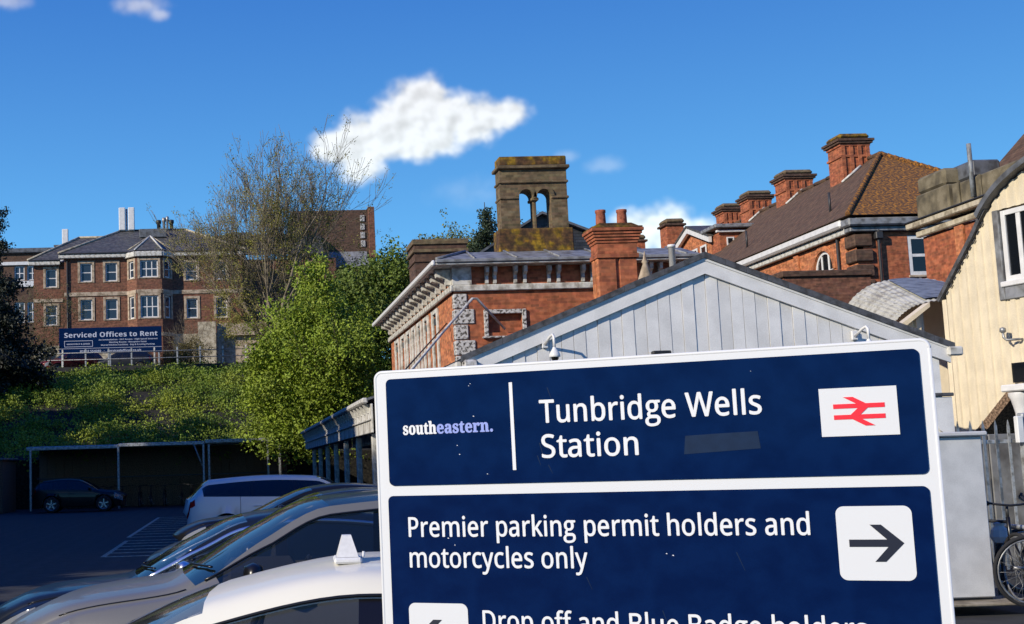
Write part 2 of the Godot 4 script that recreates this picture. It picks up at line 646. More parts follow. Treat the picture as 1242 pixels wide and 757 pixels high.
func make_materials() -> void:
	mat("asphalt", lin(0.032, 0.033, 0.034), 0.9, T.asphalt, 0.7, 0.4)
	mat("paving", lin(0.30, 0.26, 0.20), 0.9, T.stain, 0.9, 0.4)
	mat("kerb", lin(0.34, 0.33, 0.30), 0.85, T.stain, 1.1)
	mat("paint_line", lin(0.42, 0.40, 0.30), 0.8, T.stain, 2.0)
	mat("earth", lin(0.05, 0.045, 0.03), 1.0, T.mid, 0.6)
	mat("brick_red", lin(0.47, 0.15, 0.068), 0.85, T.brick, 0.555, 0.5)
	mat("brick_red_sunlit", lin(0.62, 0.23, 0.10), 0.85, T.brick, 0.555, 0.5)  # brighter copy of the red brick: sunlight painted into left-facing walls
	mat("brick_brown", lin(0.24, 0.105, 0.065), 0.85, T.brick, 0.555, 0.5)
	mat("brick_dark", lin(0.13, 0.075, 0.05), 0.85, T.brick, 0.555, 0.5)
	mat("brick_moss", lin(0.75, 0.68, 0.62), 0.9, T.moss, 0.5, 0.6)
	mat("brick_grimy", lin(0.20, 0.15, 0.085), 0.9, T.brick, 0.555, 0.5)
	mat("tile_brown", lin(0.16, 0.095, 0.06), 1.0, T.tile, 0.5, 0.8)
	mat("tile_lichen", Color(0.92, 0.92, 0.92), 0.95, T.lichen, 0.75, 0.8)
	mat("slate", lin(0.12, 0.12, 0.115), 0.6, T.tile, 0.4, 0.5)
	mat("slate_dark", lin(0.045, 0.050, 0.062), 0.55, T.tile, 0.4, 0.4)
	mat("lead", lin(0.24, 0.25, 0.27), 0.55, T.stain, 0.6, 0.3)
	mat("lead_dark", lin(0.12, 0.13, 0.15), 0.55, T.stain, 0.6, 0.3)
	mat("clad", lin(0.76, 0.75, 0.725), 0.6, T.grey, 0.6)
	mat("clad_b", lin(0.71, 0.70, 0.675), 0.6, T.grey, 0.5)
	mat("verge", lin(0.085, 0.088, 0.10), 0.75, T.stain, 1.4, 0.4)
	mat("white", lin(0.72, 0.72, 0.71), 0.45, T.grey, 0.9)
	mat("white_old", lin(0.62, 0.61, 0.58), 0.7, T.stain, 0.8)
	mat("white_peel", lin(0.58, 0.57, 0.56), 0.8, T.peel, 1.6, 0.6)
	mat("stone", lin(0.46, 0.37, 0.28), 0.85, T.stain, 0.6)
	mat("stone_pale", lin(0.52, 0.46, 0.35), 0.85, T.stain, 0.6)
	mat("pinkish", lin(0.58, 0.44, 0.42), 0.6, T.stain, 0.7)
	mat("cream", lin(0.70, 0.615, 0.45), 0.5, T.grey, 0.5)
	mat("cream_pale", lin(0.76, 0.66, 0.48), 0.5, T.grey, 0.5)
	mat("corrugated", lin(0.56, 0.55, 0.47), 0.7, T.stain, 0.5)
	mat("flashing", lin(0.24, 0.265, 0.29), 0.5, T.stain, 0.9, 0.3)
	mat("concrete", Color(0.62, 0.60, 0.56), 0.95, T.concrete, 0.45, 0.8)
	mat("render_pale", lin(0.66, 0.66, 0.64), 0.8, T.stain, 0.2)
	mat("pot", lin(0.34, 0.10, 0.05), 0.8, T.stain, 2.0)
	mat("iron", lin(0.03, 0.03, 0.032), 0.5)
	mat("steel", lin(0.34, 0.35, 0.37), 0.45, T.stain, 1.5, 0.0, 0.6)
	mat("galvanised", lin(0.42, 0.44, 0.46), 0.5, T.stain, 2.0, 0.0, 0.4)
	mat("timber_dark", lin(0.13, 0.09, 0.06), 0.85, T.bark, 0.8, 0.4)
	mat("fence_timber", lin(0.30, 0.20, 0.13), 0.85, T.bark, 0.8, 0.4)
	mat("plastic_black", lin(0.012, 0.012, 0.013), 0.5)
	mat("trim_black", lin(0.006, 0.006, 0.007), 0.3)
	mat("cabinet", lin(0.60, 0.60, 0.59), 0.5, T.grey, 0.9)
	mat("bark_pale", lin(0.34, 0.29, 0.21), 0.95, T.bark, 1.5, 0.8)
	mat("bark", lin(0.09, 0.07, 0.05), 0.95, T.bark, 1.5, 0.8)
	mat("door_blue", lin(0.015, 0.03, 0.06), 0.5)
	pane("glass", lin(0.03, 0.045, 0.07), 0.82)
	pane("glass_dark", lin(0.008, 0.01, 0.014), 0.9)
	pane("car_glass", lin(0.010, 0.018, 0.020), 0.38)
	pane("car_glass_dark", lin(0.006, 0.009, 0.012), 0.88)
	pane("lamp_glass", lin(0.5, 0.52, 0.55), 0.35)
	# sign
	var navy := mat("navy", lin(0.002, 0.013, 0.066), 0.12, T.smudge, 2.2)
	navy.metallic_specular = 0.22
	mat("sign_white", lin(0.67, 0.68, 0.69), 0.4)
	mat("letter", lin(0.72, 0.73, 0.74), 0.45)
	mat("letter_blue", lin(0.26, 0.33, 0.70), 0.45)
	mat("letter_dim", lin(0.45, 0.49, 0.60), 0.6)
	mat("letter_red", lin(0.80, 0.018, 0.035), 0.4)
	mat("ink", lin(0.006, 0.008, 0.022), 0.45)
	mat("tape", lin(0.009, 0.024, 0.062), 0.5, T.grey, 6.0).metallic_specular = 0.25
	mat("chip", lin(0.6, 0.62, 0.66), 0.6)
	for p in [["paint_white", Color(0.72, 0.70, 0.61), 0.0], ["paint_silverwhite", Color(0.58, 0.60, 0.63), 0.0], ["paint_grey", Color(0.17, 0.168, 0.163), 0.25], ["paint_navy", Color(0.008, 0.012, 0.022), 0.0], ["paint_black", Color(0.006, 0.0065, 0.008), 0.0], ["paint_ink", Color(0.012, 0.014, 0.018), 0.0], ["paint_red", Color(0.36, 0.025, 0.02), 0.0], ["paint_maroon", Color(0.12, 0.02, 0.015), 0.1]]:
		var m := mat(p[0], lin(p[1].r, p[1].g, p[1].b), 0.38, null, 1, 0, p[2])
		m.clearcoat_enabled = true
		m.clearcoat = 0.35
		m.metallic_specular = 0.3
		m.clearcoat_roughness = 0.04
	mat("chrome", lin(0.88, 0.88, 0.88), 0.3, null, 1, 0, 1.0)
	mat("tyre", lin(0.015, 0.015, 0.016), 0.9)
	mat("alloy", lin(0.35, 0.36, 0.37), 0.35, null, 1, 0, 0.8)
	mat("cloth_dark", lin(0.02, 0.02, 0.022), 0.9)
	mat("cloth_grey", lin(0.06, 0.06, 0.065), 0.9)
	mat("lamp_red", lin(0.25, 0.01, 0.01), 0.15)
	mat("frame_red", lin(0.30, 0.02, 0.02), 0.35)
	mat("bag", lin(0.45, 0.47, 0.5), 0.6)
	for p in [["leaf", Color(1, 1, 1)], ["needle", Color(1, 1, 1)]]:
		var m := mat(p[0], p[1], 0.65)
		m.vertex_color_use_as_albedo = true
		m.backlight_enabled = p[0] == "leaf"
		m.backlight = Color(0.6, 0.6, 0.2)
		m.cull_mode = BaseMaterial3D.CULL_DISABLED
	mat("hoarding", lin(0.20, 0.20, 0.20), 0.8, T.stain, 0.5)  # grey deepened so the colour itself carries the shade here


# ------------------------------------------------------------------ ground
func sheet(st: SurfaceTool, x0: float, x1: float, z0: float, z1: float, y: float) -> void:
	quad(st, Vector3(x0, y, z1), Vector3(x1, y, z1), Vector3(x1, y, z0), Vector3(x0, y, z0))


func ground() -> void:
	var st := S()
	sheet(st, -600, 600, -900, 60, 0.0)
	struct("ground", st, M.asphalt)
	st = S()
	bx(st, -8.6, 1.2, -59.3, -59.15, 0.0, 0.11, 0.01)
	struct("kerb", st, M.kerb)
	# paved strip by the cabinet with its own kerb
	st = S()
	bx(st, 6.4, 30, -17.0, -11.9, 0.0, 0.10)
	struct("pavement", st, M.paving)
	st = S()
	bx(st, 6.4, 30, -11.897, -11.75, 0.0, 0.105, 0.012)
	struct("pavement_kerb", st, M.kerb)
	# painted bay hatching
	var k := 0
	for b in [[-2.85, -1.5, -47.0, -33.6], [-2.75, -1.35, -32.0, -26.2]]:
		var o := Node3D.new()
		o.name = numbered("bay_marking", self)
		add_child(o)
		o.set_meta("kind", "structure")
		var lines := [[b[0], b[0] + 0.1, b[2], b[3]], [b[1], b[1] + 0.1, b[2], b[3]]]
		var n := 9 if k == 0 else 5
		for i in n + 1:
			var z: float = lerpf(b[2], b[3] - 0.1, float(i) / n)
			lines.append([b[0] + 0.1, b[1], z, z + 0.16])
		for l in lines:
			var s := S()
			bx(s, l[0], l[1], 0.001, 0.005, l[2], l[3])
			obj("painted_line", s, M.paint_line, o)
		k += 1


# ------------------------------------------------------------------ grey clad gable
func gable_building() -> void:
	var z := -18.0
	var ax := 6.83
	var ay := 4.56
	var xl := 3.30
	var xr := 10.33
	var yl := 3.18
	var t := place("timber_clad_building", "low building with pale grey vertical boards under a shallow gable", "building", Vector3(ax, 0, -22))
	var roof_y := func(x: float) -> float:
		return lerpf(yl, ay, (x - xl) / (ax - xl)) if x < ax else lerpf(ay, yl, (x - ax) / (xr - ax))
	# boards, one by one, each with its own joint
	var x := xl + 0.16
	var k := 0
	while x < xr - 0.16:
		var x1 := minf(x + 0.178, xr - 0.14)
		var st := S()
		var pts := PackedVector2Array([Vector2(x, 0.02), Vector2(x1 - 0.007, 0.02), Vector2(x1 - 0.007, roof_y.call(x1 - 0.007) - 0.2)])
		if x < ax and x1 > ax:
			pts.append(Vector2(ax, ay - 0.2))
		pts.append(Vector2(x, roof_y.call(x) - 0.2))
		prism(st, pts, z - 0.04, z + 0.006 * sin(k * 2.7))
		obj("board", st, M.clad if (k * 7) % 5 > 1 else M.clad_b, t)
		x = x1
		k += 1
	var st := S()
	prism(st, PackedVector2Array([Vector2(xl + 0.15, 0), Vector2(xr - 0.15, 0), Vector2(xr - 0.15, yl - 0.1), Vector2(ax, ay - 0.1), Vector2(xl + 0.15, yl - 0.1)]), z - 9.0, z - 0.045)
	obj("wall", st, M.clad_b, t)
	# barge boards with a moulded lower edge
	for s in [[xl, yl, ax, ay], [ax, ay, xr, yl]]:
		st = S()
		prism(st, PackedVector2Array([Vector2(s[0], s[1] - 0.28), Vector2(s[2], s[3] - 0.28), Vector2(s[2], s[3] - 0.09), Vector2(s[0], s[1] - 0.09)]), z + 0.012, z + 0.055)
		prism(st, PackedVector2Array([Vector2(s[0], s[1] - 0.09), Vector2(s[2], s[3] - 0.09), Vector2(s[2], s[3] - 0.055), Vector2(s[0], s[1] - 0.055)]), z + 0.012, z + 0.07)
		obj("barge_board", st, M.clad, t)
	# roof slopes with a dark mortared verge
	for s in [[xl - 0.06, yl - 0.03, ax, ay], [ax, ay, xr + 0.06, yl - 0.03]]:
		st = S()
		prism(st, PackedVector2Array([Vector2(s[0], s[1] - 0.05), Vector2(s[2], s[3] - 0.05), Vector2(s[2], s[3]), Vector2(s[0], s[1])]), z - 9.2, z + 0.02)
		obj("roof", st, M.slate_dark, t)
		# verge in short lengths, slightly uneven
		var n := 12
		for i in n:
			var a := lerpf(s[0], s[2], float(i) / n)
			var b := lerpf(s[0], s[2], float(i + 1) / n)
			var ya := lerpf(s[1], s[3], float(i) / n)
			var yb := lerpf(s[1], s[3], float(i + 1) / n)
			var e := rng.randf_range(-0.006, 0.006)
			st = S()
			prism(st, PackedVector2Array([Vector2(a, ya - 0.052), Vector2(b - 0.004, yb - 0.052), Vector2(b - 0.004, yb + 0.035 + e), Vector2(a, ya + 0.035 + e)]), z + 0.021, z + 0.095)
			obj("verge_tile", st, M.verge, t)
	# the side eave on the left with a moulded gutter in lengths
	st = S()
	bx(st, xl - 0.02, xl + 0.14, 2.86, 3.06, z - 9.0, z + 0.02, 0.02)
	obj("soffit_box", st, M.white_old, t)
	for i in 9:
		st = S()
		bx(st, xl - 0.14, xl - 0.025, 3.0, 3.11, z - i - 0.98, z - i - 0.01, 0.03)
		obj("gutter", st, M.white_old, t)
	st = S()
	bx(st, xl - 0.05, xl + 0.16, 2.84, 3.12, z + 0.021, z + 0.2, 0.03)
	obj("eave_return", st, M.white_peel, t)
	st = S()
	bx(st, xr - 0.05, xr + 0.16, 3.0, 3.13, z + 0.0, z + 0.12, 0.02)
	obj("gutter_end", st, M.white_old, t)
	# lower string board and shaped bracket at the right corner
	st = S()
	bx(st, xr - 1.6, xr - 0.02, 2.42, 2.47, z + 0.012, z + 0.09, 0.01)
	obj("string_board", st, M.verge, t)
	st = S()
	var br := PackedVector2Array([Vector2(xr - 0.62, 2.41), Vector2(xr - 0.04, 2.41), Vector2(xr - 0.04, 1.86)])
	for p in arc(Vector2(xr - 0.16, 2.02), 0.12, -PI * 0.4, -PI * 0.98, 5):
		br.append(p)
	for p in arc(Vector2(xr - 0.40, 2.14), 0.13, -PI * 0.2, -PI * 0.95, 5):
		br.append(p)
	prism(st, br, z + 0.015, z + 0.06)
	obj("bracket", st, M.clad, t)
	# dome cameras on swan-neck arms
	var cc := [[4.50, 3.33, "white dome security camera nearer the low left eave of grey gable"], [9.0, 3.33, "white dome security camera nearer the cream cladding, on grey gable"]]
	for c in cc:
		var o := thing("security_camera", c[2], "camera", Vector3(c[0], c[1], z + 0.01), 0.0, "dome cameras on the grey gable")
		o.scale = Vector3.ONE * 0.78
		st = S()
		box(st, Vector3(-0.06, 0, 0.03), Vector3(0.11, 0.17, 0.06), 0.01)
		obj("base", st, M.white, o)
		st = S()
		tube(st, [Vector3(-0.06, -0.02, 0.05), Vector3(-0.02, 0.10, 0.27), Vector3(0.01, 0.13, 0.35), Vector3(0.02, 0.08, 0.39), Vector3(0.02, -0.12, 0.39)], 0.026, 10)
		obj("arm", st, M.white, o)
		var cx := Transform3D(Basis.IDENTITY, Vector3(0.02, -0.10, 0.39))
		st = S()
		lathe(st, [Vector2(0.028, 0.0), Vector2(0.045, -0.04), Vector2(0.085, -0.10), Vector2(0.10, -0.15), Vector2(0.10, -0.18), Vector2(0.0, -0.18)], 18, cx)
		obj("hood", st, M.white, o)
		st = S()
		lathe(st, [Vector2(0.07, -0.181), Vector2(0.068, -0.21), Vector2(0.05, -0.24), Vector2(0.0, -0.255)], 16, cx)
		obj("dome", st, M.trim_black, o)
	var fl := place("bulkhead_lamp", "small black bulkhead lamp low on the grey boards", "lamp", Vector3(6.1, 3.05, z))
	st = S()
	bx(st, 5.98, 6.24, 3.13, 3.18, z + 0.01, z + 0.13, 0.012)
	obj("housing", st, M.plastic_black, fl)
	st = S()
	bx(st, 6.0, 6.22, 3.06, 3.128, z + 0.01, z + 0.10, 0.02)
	obj("lens", st, M.lamp_glass, fl)


# ------------------------------------------------------------------ station house with belfry
func station_building() -> void:
	var x0 := 6.03
	var x1 := 12.7
	var zf := -34.0
	var zb := -48.0
	var t := place("station_house", "red brick house with white quoins and bracketed eaves", "building", Vector3(9, 0, -40))
	var left := Transform3D(FACE_LEFT, Vector3(x0, 0, 0))
	var front := Transform3D(Basis.IDENTITY, Vector3(0, 0, zf))
	# front wall with a blind opening in a peeling stone frame
	var blind := Rect2(6.92, 5.12, 0.92, 0.50)
	var st := S()
	wall(st, x0, x1, 0, 6.95, [blind], 0.14, front)
	bx(st, blind.position.x, blind.end.x, blind.position.y, blind.end.y, zf - 0.2, zf - 0.141)
	obj("front_wall", st, M.brick_red, t)
	st = S()
	bx(st, 6.80, 6.918, 5.02, 5.74, zf + 0.002, zf + 0.07, 0.015)
	bx(st, 7.842, 7.96, 5.02, 5.74, zf + 0.002, zf + 0.07, 0.015)
	bx(st, 6.921, 7.839, 5.622, 5.74, zf + 0.002, zf + 0.068, 0.015)
	bx(st, 6.74, 8.02, 4.96, 5.017, zf + 0.002, zf + 0.11, 0.015)
	obj("stone_surround", st, M.white_peel, t)
	# left wall with seven tall narrow windows
	var zs := [[-37.75, -36.65], [-39.45, -38.45], [-40.85, -39.9], [-42.1, -41.2], [-43.45, -42.4], [-44.95, -43.8], [-46.6, -45.45]]
	var holes := []
	for w in zs:
		holes.append(Rect2(w[0] + 0.2, 2.6, w[1] - w[0] - 0.4, 3.42))
	st = S()
	wall(st, zb, zf, 0, 6.95, holes, 0.16, left)
	obj("side_wall", st, M.brick_red_sunlit, t)
	for k in zs.size():
		var w: Array = zs[k]
		st = S()
		bx(st, w[0], w[0] + 0.198, 2.5, 6.15, 0.003, 0.07, 0.01, left)
		bx(st, w[1] - 0.198, w[1], 2.5, 6.15, 0.003, 0.07, 0.01, left)
		bx(st, w[0] + 0.2, w[1] - 0.2, 6.022, 6.15, 0.003, 0.068, 0.01, left)
		obj("window_surround", st, M.white_old, t)
		window(t, holes[k], left, 1, 4, M.pinkish, M.pinkish if k > 0 else M.glass, 0.05, 0.03, 0.14)
		st = S()
		bx(st, w[0] + 0.26, w[1] - 0.26, 5.72, 5.92, -0.12, 0.02, 0.01, left)
		obj("vent", st, M.iron, t)
	# quoins on the corner, alternating long and short
	for k in 14:
		var y := 6.2 - (k + 1) * 0.42
		var a := 0.52 if k % 2 == 1 else 0.34
		st = S()
		bx(st, x0 - 0.03, x0 + a, y + 0.012, y + 0.408, zf - (0.3 if k % 2 == 1 else 0.2), zf + 0.04, 0.02)
		obj("quoin", st, M.white_peel, t)
	# string course, frieze, eaves
	st = S()
	bx(st, x0 - 0.03, x1, 6.25, 6.42, zf + 0.003, zf + 0.11, 0.02)
	bx(st, zb, zf + 0.11, 6.25, 6.42, 0.003, 0.09, 0.02, Transform3D(FACE_LEFT, Vector3(x0 - 0.03, 0, 0)))
	obj("string_course", st, M.white_old, t)
	st = S()
	bx(st, x0 - 0.05, x0 + 0.48, 6.42, 6.92, zf - 0.2, zf + 0.09, 0.01)
	obj("corner_block", st, M.white_old, t)
	for p in [6.92, 7.14, 7.70, 7.96, 8.62, 8.88, 9.55, 9.81, 10.5, 10.76, 11.4, 11.66, 12.2, 12.46]:
		st = S()
		prism(st, PackedVector2Array([Vector2(0.003, 6.43), Vector2(0.08, 6.46), Vector2(0.1, 6.66), Vector2(0.24, 6.74), Vector2(0.26, 6.90), Vector2(0.003, 6.90)]), -0.045, 0.045, Transform3D(Basis(Vector3(0, 0, 1), Vector3(0, 1, 0), Vector3(-1, 0, 0)), Vector3(p, 0, zf)))
		obj("bracket", st, M.white_old, t)
	var zz := zf - 0.35
	while zz > zb:
		st = S()
		prism(st, PackedVector2Array([Vector2(0.04, 6.46), Vector2(0.16, 6.48), Vector2(0.2, 6.64), Vector2(0.42, 6.70), Vector2(0.46, 6.90), Vector2(0.04, 6.90)]), -0.14, 0.14, Transform3D(Basis(Vector3(-1, 0, 0), Vector3(0, 1, 0), Vector3(0, 0, -1)), Vector3(x0, 0, zz)))
		obj("bracket", st, M.white_old, t)
		zz -= 0.86
	st = S()
	bx(st, x0 - 0.55, x1, 6.92, 6.97, zb - 0.4, zf + 0.5, 0.01)
	obj("soffit", st, M.white_old, t)
	st = S()
	bx(st, x0 - 0.66, x0 - 0.56, 6.90, 7.05, zb - 0.4, zf + 0.52, 0.03)
	obj("side_gutter", st, M.white, t)
	st = S()
	bx(st, x0 - 0.55, x1, 6.972, 7.07, zf + 0.3, zf + 0.55, 0.02)
	obj("front_fascia", st, M.lead, t)
	# low hipped roof in grey lead with raised rolls
	st = S()
	var e := [Vector3(x0 - 0.56, 7.06, zf + 0.5), Vector3(x1, 7.06, zf + 0.5), Vector3(x1, 7.50, zf - 1.1), Vector3(x0 + 0.55, 7.50, zf - 1.1)]
	quad(st, e[0], e[1], e[2], e[3])
	quad(st, Vector3(x0 - 0.56, 7.06, zb - 0.4), e[0], e[3], Vector3(x0 + 0.55, 7.50, zb - 0.4))
	quad(st, e[3], e[2], Vector3(x1, 7.5, zb - 0.4), Vector3(x0 + 0.55, 7.5, zb - 0.4))
	obj("roof", st, M.lead, t)
	for k in 6:
		var xx := x0 + 0.5 + k * 1.15
		st = S()
		tube(st, [Vector3(xx, 7.08, zf + 0.5), Vector3(maxf(xx, x0 + 0.6), 7.52, zf - 1.1)], 0.035, 6)
		obj("lead_roll", st, M.lead, t)
	st = S()
	tube(st, [e[0] + Vector3(0.05, 0.03, -0.05), e[3] + Vector3(0, 0.03, 0)], 0.05, 6)
	obj("hip_roll", st, M.lead, t)
	# belfry: plinth, two arches, moulded head
	var z0 := -36.32
	var z1 := -35.75
	st = S()
	bx(st, 7.68, 9.84, 7.42, 8.26, z0 - 0.1, z1 + 0.1, 0.03)
	var bf := obj("belfry", st, M.brick_moss, t)
	st = S()
	var a0 := Vector2(8.545, 9.2)
	var a1 := Vector2(9.065, 9.2)
	var rr := 0.20
	var pts := PackedVector2Array([Vector2(7.80, 8.262), Vector2(a0.x - rr, 8.262)])
	pts.append_array(arc(a0, rr, PI, 0, 10))
	pts.append_array(PackedVector2Array([Vector2(a0.x + rr, 9.15), Vector2(a1.x - rr, 9.15)]))
	pts.append_array(arc(a1, rr, PI, 0, 10))
	pts.append_array(PackedVector2Array([Vector2(a1.x + rr, 8.262), Vector2(9.74, 8.262), Vector2(9.74, 9.58), Vector2(7.80, 9.58)]))
	prism(st, pts, z0, z1)
	obj("arcade", st, M.brick_grimy, bf)
	st = S()
	bx(st, a0.x + rr + 0.01, a1.x - rr - 0.01, 8.262, 9.148, z0 + 0.1, z1 - 0.12, 0.02)
	bx(st, a0.x + rr - 0.05, a1.x - rr + 0.05, 9.08, 9.17, z0 + 0.06, z1 - 0.02, 0.02)
	obj("column", st, M.brick_grimy, bf)
	for q in [[a0, 0], [a1, 1]]:
		st = S()
		var ring := arc(q[0], rr + 0.10, PI, 0, 12)
		var inner := arc(q[0], rr + 0.005, 0, PI, 12)
		ring.append_array(inner)
		prism(st, ring, z1 + 0.002, z1 + 0.045)
		obj("arch_moulding", st, M.brick_grimy, bf)
	for q in [[7.77, 8.34, 9.12, 9.20, 0.05], [9.27, 9.78, 9.12, 9.20, 0.05], [7.76, 9.78, 9.582, 9.66, 0.06], [7.72, 9.83, 10.0, 10.10, 0.11]]:
		st = S()
		bx(st, q[0], q[1], q[2], q[3], z0 - q[4], z1 + q[4], 0.02)
		obj("moulding", st, M.brick_grimy, bf)
	st = S()
	bx(st, 7.80, 9.75, 9.662, 9.998, z0, z1, 0.01)
	obj("frieze", st, M.brick_grimy, bf)
	st = S()
	bx(st, 7.80, 9.76, 10.102, 10.38, z0 - 0.01, z1 + 0.02, 0.03)
	obj("head", st, M.brick_moss, bf)
	# the stay rods from the canopy up to the house
	var ro := place("stay_rod", "pale bent stay rod running from canopy up to the brick corner", "rod", Vector3(5.2, 3.2, -31))
	st = S()
	var pk := Vector3(6.36, 5.95, -33.2)
	tube(st, [Vector3(3.3, 3.02, -28.0), Vector3(5.2, 4.86, -31.3), pk, pk + Vector3(0.12, 0.0, 0.0), Vector3(7.35, 5.2, -33.94)], 0.034, 8)
	obj("rod", st, M.white_old, ro)
	var ro2 := place("stay_wire", "thin dark stay wire crossing the tall white windows", "wire", Vector3(4.6, 3.2, -31))
	st = S()
	tube(st, [Vector3(3.25, 3.02, -30.2), Vector3(5.95, 5.5, -34.9)], 0.02, 6)
	obj("wire", st, M.iron, ro2)


# ------------------------------------------------------------------ platform canopy along the car park
func canopy() -> void:
	var t := place("canopy", "white timber canopy with scalloped valance beside the parked cars", "canopy", Vector3(3.4, 0, -39))
	var z0 := -52.5
	var z1 := -27.0
	var st := S()
	prism(st, PackedVector2Array([Vector2(2.85, 3.10), Vector2(2.85, 3.05), Vector2(6.0, 3.95), Vector2(6.0, 4.0)]), z0, z1)
	obj("roof", st, M.lead_dark, t)
	st = S()
	bx(st, 2.72, 2.848, 2.98, 3.10, z0 - 0.05, z1, 0.03)
	obj("gutter", st, M.white_old, t)
	st = S()
	bx(st, 2.90, 2.95, 2.36, 2.97, z0, z1, 0.01)
	obj("fascia", st, M.white_old, t)
	st = S()
	bx(st, 2.86, 2.898, 2.62, 2.66, z0, z1, 0.008)
	obj("moulding", st, M.white_old, t)
	var z := z0 + 0.3
	while z < z1:
		st = S()
		prism(st, PackedVector2Array([Vector2(0.0, 2.78), Vector2(0.06, 2.80), Vector2(0.12, 2.95), Vector2(0.12, 2.975), Vector2(0.0, 2.975)]), -0.06, 0.06, Transform3D(Basis(Vector3(-1, 0, 0), Vector3(0, 1, 0), Vector3(0, 0, -1)), Vector3(2.898, 0, z)))
		obj("eave_block", st, M.white_old, t)
		z += 0.75
	# far end: three rounded end panels
	for k in 3:
		st = S()
		var xa := 2.96 + k * 0.95
		prism(st, PackedVector2Array([Vector2(xa, 2.42), Vector2(xa + 0.1, 2.34), Vector2(xa + 0.8, 2.34), Vector2(xa + 0.9, 2.42), Vector2(xa + 0.9, 2.98), Vector2(xa, 2.98)]), z0 + 0.01, z0 + 0.06)
		obj("end_panel", st, M.white, t)
	# inner scalloped valance nearer the station
	for k in 30:
		st = S()
		var zc := z1 - 0.2 - k * 0.3
		var p := PackedVector2Array([Vector2(zc - 0.145, 2.42), Vector2(zc + 0.145, 2.42), Vector2(zc + 0.145, 2.30)])
		p.append_array(arc(Vector2(zc, 2.30), 0.14, 0, -PI, 6))
		prism(st, p, 0, 0.03, Transform3D(FACE_LEFT, Vector3(3.35, 0, 0)))
		obj("valance_board", st, M.white_old, t)
	# posts with rails
	for k in 7:
		var zp := z1 - 1.2 - k * 3.6
		st = S()
		bx(st, 3.02, 3.16, 0, 2.36, zp - 0.07, zp + 0.07, 0.015)
		obj("post", st, M.white_old, t)
		st = S()
		bx(st, 2.99, 3.19, 0, 0.25, zp - 0.1, zp + 0.1, 0.02)
		obj("post_base", st, M.iron, t)
	for y in [0.55, 1.0]:
		st = S()
		bx(st, 3.06, 3.12, y, y + 0.07, z0, z1 - 9.0, 0.01)
		obj("rail", st, M.iron, t)
	# the wall and a dark blue door at the back of the canopy
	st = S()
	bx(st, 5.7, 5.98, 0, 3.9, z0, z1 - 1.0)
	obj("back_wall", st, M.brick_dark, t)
	st = S()
	bx(st, 4.2, 4.28, 0.02, 2.3, -35.2, -33.9, 0.01)
	obj("door_screen", st, M.door_blue, t)
	var n := place("notice", "small white notice under the canopy on a dark screen", "notice", Vector3(4.15, 1.4, -33.5))
	st = S()
	bx(st, 4.14, 4.198, 1.35, 1.55, -34.4, -34.0, 0.003)
	bx(st, 4.16, 4.198, 1.05, 1.09, -34.5, -34.1, 0.003)
	obj("sheet", st, M.white, n)


# ------------------------------------------------------------------ chimney with corbelled head and two pots
func stack_chimney() -> void:
	var t := place("chimney_stack", "square brick chimney with stepped head and two clay pots", "chimney", Vector3(9.28, 0, -30))
	var zc := -30.25
	var st := S()
	bx(st, 8.86, 9.75, 0, 6.44, zc - 0.25, zc + 0.21, 0.01)
	obj("shaft", st, M.brick_red, t)
	# projecting pilasters leave a groove between them
	for q in [[8.84, 9.26], [9.35, 9.77]]:
		st = S()
		bx(st, q[0], q[1], 0, 6.44, zc + 0.212, zc + 0.26, 0.008)
		obj("pilaster", st, M.brick_red, t)
	for q in [[-0.26, -0.04], [0.04, 0.25]]:
		st = S()
		bx(st, 8.82, 8.858, 0, 6.44, zc + q[0], zc + q[1], 0.008)
		obj("pilaster", st, M.brick_red_sunlit, t)
	var lv := [[6.442, 6.55, 0.045], [6.552, 6.80, 0.015], [6.802, 6.87, 0.04], [6.872, 6.94, 0.07], [6.942, 7.01, 0.10], [7.012, 7.08, 0.13], [7.082, 7.16, 0.165], [7.162, 7.20, 0.145]]
	for q in lv:
		st = S()
		bx(st, 8.835 - q[2], 9.775 + q[2], q[0], q[1], zc - 0.26 - q[2], zc + 0.26 + q[2], 0.008)
		obj("corbel_course", st, M.brick_red if q[0] < 7.16 else M.brick_moss, t)
	st = S()
	prism(st, PackedVector2Array([Vector2(8.72, 7.202), Vector2(9.89, 7.202), Vector2(9.68, 7.29), Vector2(8.9, 7.29)]), zc - 0.3, zc + 0.3)
	obj("flaunching", st, M.brick_moss, t)
	for x in [9.03, 9.55]:
		st = S()
		lathe(st, [Vector2(0.125, 7.26), Vector2(0.118, 7.5), Vector2(0.112, 7.58), Vector2(0.128, 7.60), Vector2(0.128, 7.66), Vector2(0.10, 7.66), Vector2(0.09, 7.4)], 16, Transform3D(Basis.IDENTITY, Vector3(x, 0, zc)))
		obj("chimney_pot", st, M.pot, t)


